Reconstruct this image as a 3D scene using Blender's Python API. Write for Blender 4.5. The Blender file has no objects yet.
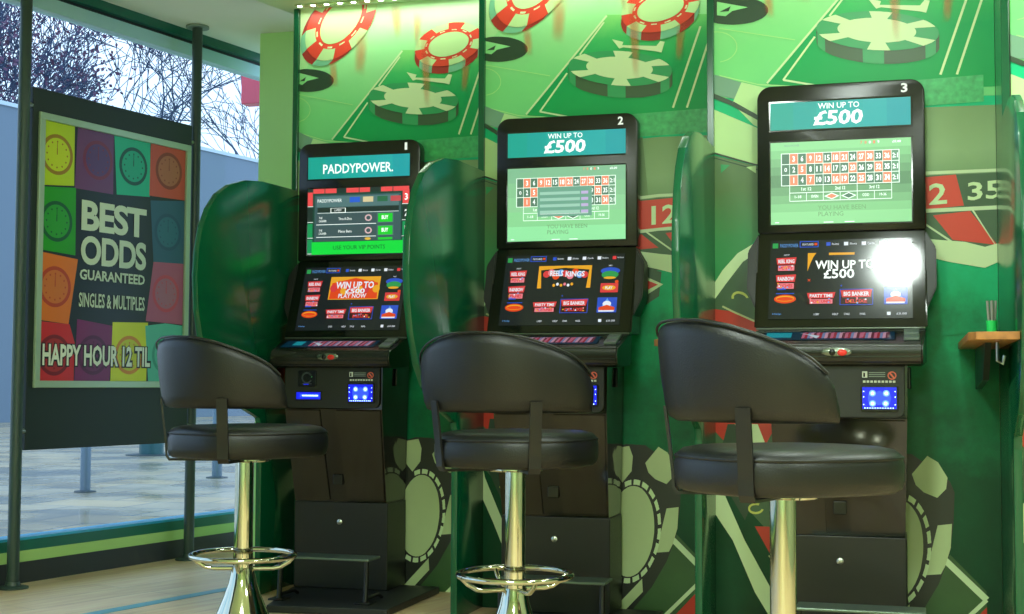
import bpy, bmesh, math, random
from mathutils import Vector, Matrix
random.seed(7)
SC = bpy.context.scene
COL = SC.collection
PI = math.pi
def R(d): return math.radians(d)

# ------------------------------------------------------------------ materials
_m = {}
def srgb(c):
    if isinstance(c, str):
        c = c.lstrip('#'); c = [int(c[i:i+2], 16)/255 for i in (0, 2, 4)]
    return tuple((x/12.92 if x <= .04045 else ((x+.055)/1.055)**2.4) for x in c) + (1,)
def mat(name, col='#808080', rough=.5, metal=0, emit=0, spec=.5, noise=0, nscale=8, bump=0, bscale=200, coat=0):
    if name in _m: return _m[name]
    m = bpy.data.materials.new(name); m.use_nodes = True
    nt = m.node_tree; b = nt.nodes['Principled BSDF']; L = nt.links
    c = srgb(col)
    b.inputs['Base Color'].default_value = c
    b.inputs['Roughness'].default_value = rough
    b.inputs['Metallic'].default_value = metal
    b.inputs['Specular IOR Level'].default_value = spec
    b.inputs['Coat Weight'].default_value = coat
    if emit:
        b.inputs['Emission Color'].default_value = c
        b.inputs['Emission Strength'].default_value = emit
        b.inputs['Base Color'].default_value = tuple(x*.15 for x in c[:3]) + (1,)
    if noise or bump:
        tc = nt.nodes.new('ShaderNodeTexCoord')
    if noise:
        n = nt.nodes.new('ShaderNodeTexNoise'); n.inputs['Scale'].default_value = nscale; n.inputs['Detail'].default_value = 5
        L.new(tc.outputs['Object'], n.inputs['Vector'])
        r = nt.nodes.new('ShaderNodeValToRGB')
        r.color_ramp.elements[0].position = .3; r.color_ramp.elements[1].position = .7
        r.color_ramp.elements[0].color = tuple(x*(1-noise) for x in c[:3]) + (1,)
        r.color_ramp.elements[1].color = tuple(min(1, x*(1+noise)) for x in c[:3]) + (1,)
        L.new(n.outputs['Fac'], r.inputs['Fac']); L.new(r.outputs['Color'], b.inputs['Base Color'])
    if bump:
        n = nt.nodes.new('ShaderNodeTexNoise'); n.inputs['Scale'].default_value = bscale; n.inputs['Detail'].default_value = 3
        L.new(tc.outputs['Object'], n.inputs['Vector'])
        bp = nt.nodes.new('ShaderNodeBump'); bp.inputs['Strength'].default_value = bump; bp.inputs['Distance'].default_value = .002
        L.new(n.outputs['Fac'], bp.inputs['Height']); L.new(bp.outputs['Normal'], b.inputs['Normal'])
    _m[name] = m
    return m
def ramp_print(name, axis, stops, rough=.4, noise=.0, nscale=6):
    """a printed colour blend along one axis of the panel"""
    if name in _m: return _m[name]
    m = bpy.data.materials.new(name); m.use_nodes = True
    nt = m.node_tree; b = nt.nodes['Principled BSDF']; L = nt.links
    tc = nt.nodes.new('ShaderNodeTexCoord'); sp = nt.nodes.new('ShaderNodeSeparateXYZ')
    L.new(tc.outputs['Object'], sp.inputs[0])
    mr = nt.nodes.new('ShaderNodeMapRange')
    mr.inputs['From Min'].default_value = stops[0][0]; mr.inputs['From Max'].default_value = stops[-1][0]
    src = sp.outputs['XYZ'.index(axis)]
    if noise:
        n = nt.nodes.new('ShaderNodeTexNoise'); n.inputs['Scale'].default_value = nscale; n.inputs['Detail'].default_value = 6; n.inputs['Roughness'].default_value = .65
        L.new(tc.outputs['Object'], n.inputs['Vector'])
        s1 = nt.nodes.new('ShaderNodeMath'); s1.operation = 'SUBTRACT'; s1.inputs[1].default_value = .5
        s2 = nt.nodes.new('ShaderNodeMath'); s2.operation = 'MULTIPLY_ADD'; s2.inputs[1].default_value = noise
        L.new(n.outputs['Fac'], s1.inputs[0]); L.new(s1.outputs[0], s2.inputs[0]); L.new(src, s2.inputs[2]); src = s2.outputs[0]
    L.new(src, mr.inputs['Value'])
    r = nt.nodes.new('ShaderNodeValToRGB')
    a, z = stops[0][0], stops[-1][0]
    el = r.color_ramp.elements
    el[0].position = 0; el[0].color = srgb(stops[0][1]); el[1].position = 1; el[1].color = srgb(stops[-1][1])
    for p, c in stops[1:-1]:
        e = el.new((p-a)/(z-a)); e.color = srgb(c)
    L.new(mr.outputs['Result'], r.inputs['Fac']); L.new(r.outputs['Color'], b.inputs['Base Color']); b.inputs['Specular IOR Level'].default_value = .3
    b.inputs['Roughness'].default_value = rough
    _m[name] = m
    return m
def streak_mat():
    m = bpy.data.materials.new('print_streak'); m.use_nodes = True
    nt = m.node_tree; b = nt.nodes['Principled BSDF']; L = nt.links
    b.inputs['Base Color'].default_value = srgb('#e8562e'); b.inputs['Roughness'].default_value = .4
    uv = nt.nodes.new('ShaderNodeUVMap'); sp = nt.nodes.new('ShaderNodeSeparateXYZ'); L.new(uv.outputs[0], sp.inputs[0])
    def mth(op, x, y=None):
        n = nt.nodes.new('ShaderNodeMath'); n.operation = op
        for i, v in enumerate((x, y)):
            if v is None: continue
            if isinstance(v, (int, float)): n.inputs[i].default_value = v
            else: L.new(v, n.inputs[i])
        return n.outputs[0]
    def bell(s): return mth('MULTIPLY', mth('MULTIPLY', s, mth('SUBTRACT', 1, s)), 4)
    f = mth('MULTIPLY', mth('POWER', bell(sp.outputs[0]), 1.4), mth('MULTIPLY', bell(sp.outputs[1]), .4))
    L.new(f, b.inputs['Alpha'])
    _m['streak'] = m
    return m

# ------------------------------------------------------------------ mesh helpers
def obj(name, bm, mats, parent=None, smooth=0, loc=(0, 0, 0), rz=0, normals=True):
    if normals: bmesh.ops.recalc_face_normals(bm, faces=bm.faces)
    me = bpy.data.meshes.new(name); bm.to_mesh(me); bm.free()
    if not isinstance(mats, (list, tuple)): mats = [mats]
    for m in mats: me.materials.append(m)
    o = bpy.data.objects.new(name, me); COL.objects.link(o)
    o.location = loc; o.rotation_euler = (0, 0, rz)
    if parent: o.parent = parent
    if smooth:
        for p in me.polygons: p.use_smooth = True
        try:
            me.set_sharp_from_angle(angle=R(smooth))
        except Exception: pass
    return o
def empty(name, loc=(0, 0, 0), rz=0):
    o = bpy.data.objects.new(name, None); COL.objects.link(o)
    o.location = loc; o.rotation_euler = (0, 0, rz); o.empty_display_size = .1
    return o
def tag(o, label=None, cat=None, group=None, kind=None):
    if label: o['label'] = label
    if cat: o['category'] = cat
    if group: o['group'] = group
    if kind: o['kind'] = kind
    return o
def NB(): return bmesh.new()
def box(bm, x0, x1, y0, y1, z0, z1, bev=0, mi=0, seg=2):
    t = bmesh.new()
    bmesh.ops.create_cube(t, size=1)
    for v in t.verts:
        v.co = Vector((x0 if v.co.x < 0 else x1, y0 if v.co.y < 0 else y1, z0 if v.co.z < 0 else z1))
    if bev: bmesh.ops.bevel(t, geom=t.edges[:], offset=bev, segments=seg, affect='EDGES', profile=.5)
    merge(bm, t, mi)
def merge(bm, t, mi=0, M=None):
    bmesh.ops.recalc_face_normals(t, faces=t.faces)
    vm = {}
    for v in t.verts: vm[v] = bm.verts.new(M @ v.co if M else v.co)
    for f in t.faces:
        try:
            nf = bm.faces.new([vm[v] for v in f.verts]); nf.material_index = mi
        except ValueError: pass
    t.free()
def prism(bm, pts, axis, a, b, mi=0, bev=0):
    """polygon pts extruded along an axis; pts are the other two coordinates in order"""
    def P(p, t):
        return {'x': Vector((t, p[0], p[1])), 'y': Vector((p[0], t, p[1])), 'z': Vector((p[0], p[1], t))}[axis]
    t = bmesh.new()
    A = [t.verts.new(P(p, a)) for p in pts]; B = [t.verts.new(P(p, b)) for p in pts]
    t.faces.new(A); t.faces.new(B[::-1])
    n = len(pts)
    for i in range(n): t.faces.new([A[i], A[(i+1) % n], B[(i+1) % n], B[i]])
    bmesh.ops.recalc_face_normals(t, faces=t.faces)
    if bev: bmesh.ops.bevel(t, geom=t.edges[:], offset=bev, segments=2, affect='EDGES', profile=.5)
    merge(bm, t, mi)
def cyl(bm, x, y, z0, z1, r, r2=None, n=32, mi=0):
    lathe(bm, [(r, z0), (r if r2 is None else r2, z1)], n, (x, y), mi, caps=True)
def lathe(bm, prof, n=40, c=(0, 0), mi=0, caps=True):
    rings = []
    for r, z in prof:
        rings.append([bm.verts.new((c[0]+r*math.cos(2*PI*i/n), c[1]+r*math.sin(2*PI*i/n), z)) for i in range(n)])
    for a, b in zip(rings, rings[1:]):
        for i in range(n):
            f = bm.faces.new([a[i], a[(i+1) % n], b[(i+1) % n], b[i]]); f.material_index = mi
    if caps:
        bm.faces.new(rings[0][::-1]).material_index = mi; bm.faces.new(rings[-1]).material_index = mi
def tube(bm, pts, r, n=10, closed=False, mi=0, radii=None):
    pts = [Vector(p) for p in pts]; N = len(pts); rings = []
    up = None
    for i, p in enumerate(pts):
        if closed: d = pts[(i+1) % N]-pts[i-1]
        else: d = pts[min(i+1, N-1)]-pts[max(i-1, 0)]
        d.normalize()
        if up is None: up = d.orthogonal().normalized()
        up = (up-d*up.dot(d)); up = up.normalized() if up.length > 1e-5 else d.orthogonal().normalized()
        s = d.cross(up); rr = radii[i] if radii else r
        rings.append([bm.verts.new(p+(up*math.cos(2*PI*k/n)+s*math.sin(2*PI*k/n))*rr) for k in range(n)])
    for i in range(N if closed else N-1):
        a, b = rings[i], rings[(i+1) % N]
        for k in range(n):
            f = bm.faces.new([a[k], a[(k+1) % n], b[(k+1) % n], b[k]]); f.material_index = mi
    if not closed:
        bm.faces.new(rings[0][::-1]).material_index = mi; bm.faces.new(rings[-1]).material_index = mi
def rrect(x0, x1, z0, z1, r, n=6, corners=(1, 1, 1, 1)):
    """rounded rectangle outline, corners bl, br, tr, tl"""
    o = []
    for (cx, cz, a0, on, px, pz) in ((x0+r, z0+r, 180, corners[0], x0, z0), (x1-r, z0+r, 270, corners[1], x1, z0),
                                     (x1-r, z1-r, 0, corners[2], x1, z1), (x0+r, z1-r, 90, corners[3], x0, z1)):
        if not on: o.append((px, pz)); continue
        for i in range(n+1):
            a = R(a0+90*i/n); o.append((cx+r*math.cos(a), cz+r*math.sin(a)))
    return o

# ------------------------------------------------------------------ flat print / display artwork
class Art:
    """polygons and lettering laid in thin layers on one face; becomes ONE mesh"""
    def __init__(s, mp, step=.0007):
        s.bm = NB(); s.mp = mp; s.step = step; s.n = 0; s.mats = []; s.uv = s.bm.loops.layers.uv.new('UVMap')
    def mi(s, m):
        if m not in s.mats: s.mats.append(m)
        return s.mats.index(m)
    def poly(s, m, l, pts):
        s.n += 1; h = l*s.step+(s.n % 25)*s.step/30       # never two shapes in one plane
        vs = [s.bm.verts.new(s.mp(a, b, h)) for a, b in pts]
        f = s.bm.faces.new(vs); f.material_index = s.mi(m)
        if len(pts) == 4:
            for lp, c in zip(f.loops, ((0, 1), (1, 1), (1, 0), (0, 0))): lp[s.uv].uv = c
        return f
    def rect(s, m, l, x0, y0, x1, y1): s.poly(m, l, [(x0, y0), (x1, y0), (x1, y1), (x0, y1)])
    def frame(s, m, l, x0, y0, x1, y1, w, h=None):
        h = h or w
        s.rect(m, l, x0, y0, x1, y0+h); s.rect(m, l, x0, y1-h, x1, y1); s.rect(m, l, x0, y0, x0+w, y1); s.rect(m, l, x1-w, y0, x1, y1)
    def ell(s, m, l, cx, cy, rx, ry, n=28): s.poly(m, l, [(cx+rx*math.cos(2*PI*i/n), cy+ry*math.sin(2*PI*i/n)) for i in range(n)])
    def ring(s, m, l, cx, cy, rx, ry, k=.85, n=28, t0=0, t1=360):
        q = [R(t0+(t1-t0)*i/n) for i in range(n+1)]
        for a, b in zip(q, q[1:]):
            s.poly(m, l, [(cx+rx*math.cos(a), cy+ry*math.sin(a)), (cx+rx*math.cos(b), cy+ry*math.sin(b)),
                          (cx+rx*k*math.cos(b), cy+ry*k*math.sin(b)), (cx+rx*k*math.cos(a), cy+ry*k*math.sin(a))])
    def text(s, m, l, txt, x0, y0, x1, y1, bold=0.0, slope=0.0, shear=0.0, res=2, space=1.0):
        cu = bpy.data.curves.new('lettering', 'FONT'); cu.body = txt; cu.resolution_u = res; cu.offset = bold; cu.space_character = space
        o = bpy.data.objects.new('lettering', cu)
        me = bpy.data.meshes.new_from_object(o)
        xs = [v.co.x for v in me.vertices]; ys = [v.co.y for v in me.vertices]
        if xs:
            ax, bx, ay, by = min(xs), max(xs), min(ys), max(ys)
            i = s.mi(m); vs = []
            for v in me.vertices:
                u = (v.co.x-ax)/(bx-ax); w = (v.co.y-ay)/(by-ay)
                X = x0+(x1-x0)*u+shear*w; Y = y0+(y1-y0)*w+slope*u
                vs.append(s.bm.verts.new(s.mp(X, Y, l*s.step)))
            for p in me.polygons:
                try: s.bm.faces.new([vs[k] for k in p.vertices]).material_index = i
                except ValueError: pass
        bpy.data.objects.remove(o); bpy.data.meshes.remove(me); bpy.data.curves.remove(cu)
    def done(s, name, parent=None):
        up = s.mp(.5, .5, 1)-s.mp(.5, .5, 0)
        s.bm.normal_update()
        for f in s.bm.faces:
            if f.normal.dot(up) < 0: f.normal_flip()
        return obj(name, s.bm, s.mats, parent, normals=False)

# ------------------------------------------------------------------ camera
# eye 0.91 m above the floor, looking 16.2 degrees to the left of the depth direction of the bays
yaw, pitch, roll = .2828, .0549, .0046
r0 = Vector((math.cos(yaw), math.sin(yaw), 0))
f0 = Vector((-math.sin(yaw)*math.cos(pitch), math.cos(yaw)*math.cos(pitch), math.sin(pitch)))
u0 = r0.cross(f0)
rr = r0*math.cos(roll)+u0*math.sin(roll); uu = u0*math.cos(roll)-r0*math.sin(roll)
M = Matrix((rr, uu, -f0)).transposed().to_4x4(); M.translation = Vector((0, 0, .912))
cam = bpy.data.cameras.new('camera'); cam.sensor_width = 36; cam.lens = 36*1395.4/1024; cam.clip_end = 400
co = bpy.data.objects.new('camera', cam); COL.objects.link(co); co.matrix_world = M; SC.camera = co

BXL = [-2.723, -1.716, -.715, .299]            # right faces of the dividers
BX = [-2.723+n*1.0188 for n in range(4)]       # origin of each bay's mural
BY = [5.8454-n*.3482 for n in range(4)]        # mural plane of each bay
MX = [-2.392, -2.392+1.0188+.024, -2.392+2.0376+.097]   # machine centres
CEIL, SOFF = 2.78, 2.635

# ------------------------------------------------------------------ setting
def floor_mat():
    m = bpy.data.materials.new('wood_floor'); m.use_nodes = True
    nt = m.node_tree; b = nt.nodes['Principled BSDF']; L = nt.links
    tc = nt.nodes.new('ShaderNodeTexCoord'); mp = nt.nodes.new('ShaderNodeMapping'); mp.inputs['Rotation'].default_value = (0, 0, R(-72))
    L.new(tc.outputs['Object'], mp.inputs[0])
    br = nt.nodes.new('ShaderNodeTexBrick'); br.inputs['Scale'].default_value = 1
    br.inputs['Brick Width'].default_value = 1.2; br.inputs['Row Height'].default_value = .19; br.inputs['Mortar Size'].default_value = .0015
    br.inputs['Color1'].default_value = srgb('#dec29a'); br.inputs['Color2'].default_value = srgb('#d0b284'); br.inputs['Mortar'].default_value = srgb('#8f7f66')
    L.new(mp.outputs[0], br.inputs['Vector'])
    m2 = nt.nodes.new('ShaderNodeMapping'); m2.inputs['Scale'].default_value = (1.5, 14, 1); L.new(mp.outputs[0], m2.inputs[0])
    n = nt.nodes.new('ShaderNodeTexNoise'); n.inputs['Scale'].default_value = 2.2; n.inputs['Detail'].default_value = 8; L.new(m2.outputs[0], n.inputs['Vector'])
    mx = nt.nodes.new('ShaderNodeMix'); mx.data_type = 'RGBA'; mx.blend_type = 'OVERLAY'; mx.inputs[0].default_value = .55
    L.new(br.outputs['Color'], mx.inputs[6]); L.new(n.outputs['Fac'], mx.inputs[7])
    L.new(mx.outputs[2], b.inputs['Base Color']); b.inputs['Roughness'].default_value = .38
    return m
b = NB()
prism(b, [(-5.72, -3.2), (-3.93-.02, 5.384), (-3.55, 7.2), (3.2, 7.2), (3.2, -3.2)], 'z', -.1, 0)
tag(obj('floor', b, floor_mat()), 'pale wood plank floor', kind='structure')

m_ceil = mat('ceiling_paint', '#e6ecdc', .7)
m_soff = mat('soffit_paint', '#cfeac6', .55)
b = NB(); prism(b, [(-5.82, -3.2), (-4.045, 5.41), (-3.65, 7.2), (3.2, 7.2), (3.2, -3.2)], 'z', CEIL, CEIL+.1)
tag(obj('ceiling', b, m_ceil), 'pale ceiling', kind='structure')
# dropped ceiling over the machines, in two tiers, its left edge running with the window wall
dxy = (.20, .98)
b = NB()
def sxe(y, x0, y0): return x0+(y-y0)*.235
prism(b, [(sxe(-3.2, -2.80, 5.86), -3.2), (sxe(6.5, -2.80, 5.86), 6.5), (3.2, 6.5), (3.2, -3.2)], 'z', SOFF, SOFF+.055)
prism(b, [(sxe(-3.2, -2.90, 5.86), -3.2), (sxe(6.5, -2.90, 5.86), 6.5), (3.2, 6.5), (3.2, -3.2)], 'z', SOFF+.055, CEIL)
tag(obj('ceiling_soffit', b, m_soff), 'pale green dropped ceiling over the machines', kind='structure')

# window wall: local axis s along the glass, n into the room
WA = R(11.5); WO = Vector((-3.93, 5.384, 0)); WD = Vector((math.sin(WA), math.cos(WA), 0)); WN = Vector((math.cos(WA), -math.sin(WA), 0))
def wbox(bm, s0, s1, n0, n1, z0, z1, mi=0, bev=0):
    t = NB(); box(t, s0, s1, n0, n1, z0, z1, bev)
    Mx = Matrix((WD, WN, Vector((0, 0, 1)))).transposed().to_4x4(); Mx.translation = WO
    merge(bm, t, mi, Mx)
S0, S1 = -8.6, 2.0
m_wdark = mat('charcoal_board', '#272d2b', .5)
m_lime = mat('lime_paint', '#a8d078', .55)
m_dgreen = mat('dark_green_frame', '#06604c', .35)
m_blue = mat('blue_bead', '#2f9fc6', .3)
m_pale = mat('pale_blue_frame', '#a9d6e0', .4)
b = NB(); wbox(b, S0, S1, -.12, 0, 0, .095); tag(obj('baseboard_left', b, m_wdark), kind='structure')
b = NB(); wbox(b, S0, S1, -.12, -.004, .095, .145); tag(obj('trim_1', b, m_lime), kind='structure')
b = NB(); wbox(b, S0, S1, -.12, -.008, .145, .192); tag(obj('trim_2', b, m_dgreen), kind='structure')
b = NB(); wbox(b, S0, S1, -.12, -.012, .192, .204); tag(obj('trim_3', b, m_blue), kind='structure')
def glass_mat():
    m = bpy.data.materials.new('window_glass'); m.use_nodes = True
    nt = m.node_tree; nt.nodes.clear(); L = nt.links
    o = nt.nodes.new('ShaderNodeOutputMaterial'); t = nt.nodes.new('ShaderNodeBsdfTransparent'); g = nt.nodes.new('ShaderNodeBsdfGlossy')
    t.inputs[0].default_value = (.90, .95, .97, 1); g.inputs['Roughness'].default_value = .02
    fr = nt.nodes.new('ShaderNodeLayerWeight'); fr.inputs[0].default_value = .12
    mx = nt.nodes.new('ShaderNodeMixShader'); L.new(fr.outputs['Fresnel'], mx.inputs[0]); L.new(t.outputs[0], mx.inputs[1]); L.new(g.outputs[0], mx.inputs[2]); L.new(mx.outputs[0], o.inputs[0])
    return m
b = NB(); wbox(b, S0, S1, -.066, -.060, .204, 2.665)
g = obj('window_1', b, glass_mat()); tag(g, 'large shop window beside the poster', kind='structure')
b = NB(); wbox(b, S0, S1, -.10, -.03, 2.655, 2.72); tag(obj('window_frame', b, m_pale, g), None)
b = NB(); wbox(b, S0, S1, -.12, -.03, 2.722, 2.735); tag(obj('trim_4', b, mat('black_gap', '#10201e', .5)), kind='structure')
b = NB(); wbox(b, S0, S1, -.12, .0, 2.735, CEIL+.02); tag(obj('trim_5', b, m_dgreen), kind='structure')
PLX = -3.365
# light green wall between the window and the first bay
b = NB(); box(b, PLX, -2.752, 6.72, 7.2, 0, CEIL)
tag(obj('wall_front', b, mat('lime_wall', '#baf0a0', .6), loc=(0, 0, 0)), 'light green wall beside the window', kind='structure')
b = NB(); wbox(b, S1, S1+.4, -.12, .0, 0, CEIL); tag(obj('wall_left', b, m_lime), kind='structure')
# plain wall behind the mural bays, right wall and the wall behind the viewer
m_room = mat('room_wall', '#93a27c', .6)
b = NB(); box(b, -2.752, 3.2, 6.3, 6.4, 0, CEIL); tag(obj('wall_back', b, m_room), kind='structure')
b = NB(); box(b, 3.2, 3.3, -3.2, 7.2, 0, CEIL); tag(obj('wall_right', b, m_room), kind='structure')
b = NB(); box(b, -5.6, 3.3, -3.3, -3.2, 0, CEIL); tag(obj('wall_rear', b, mat('rear_wall_bright', '#c4e4b0', .6)), kind='structure')  # unseen wall, coloured bright to put green haze into the terminal reflections

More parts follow.
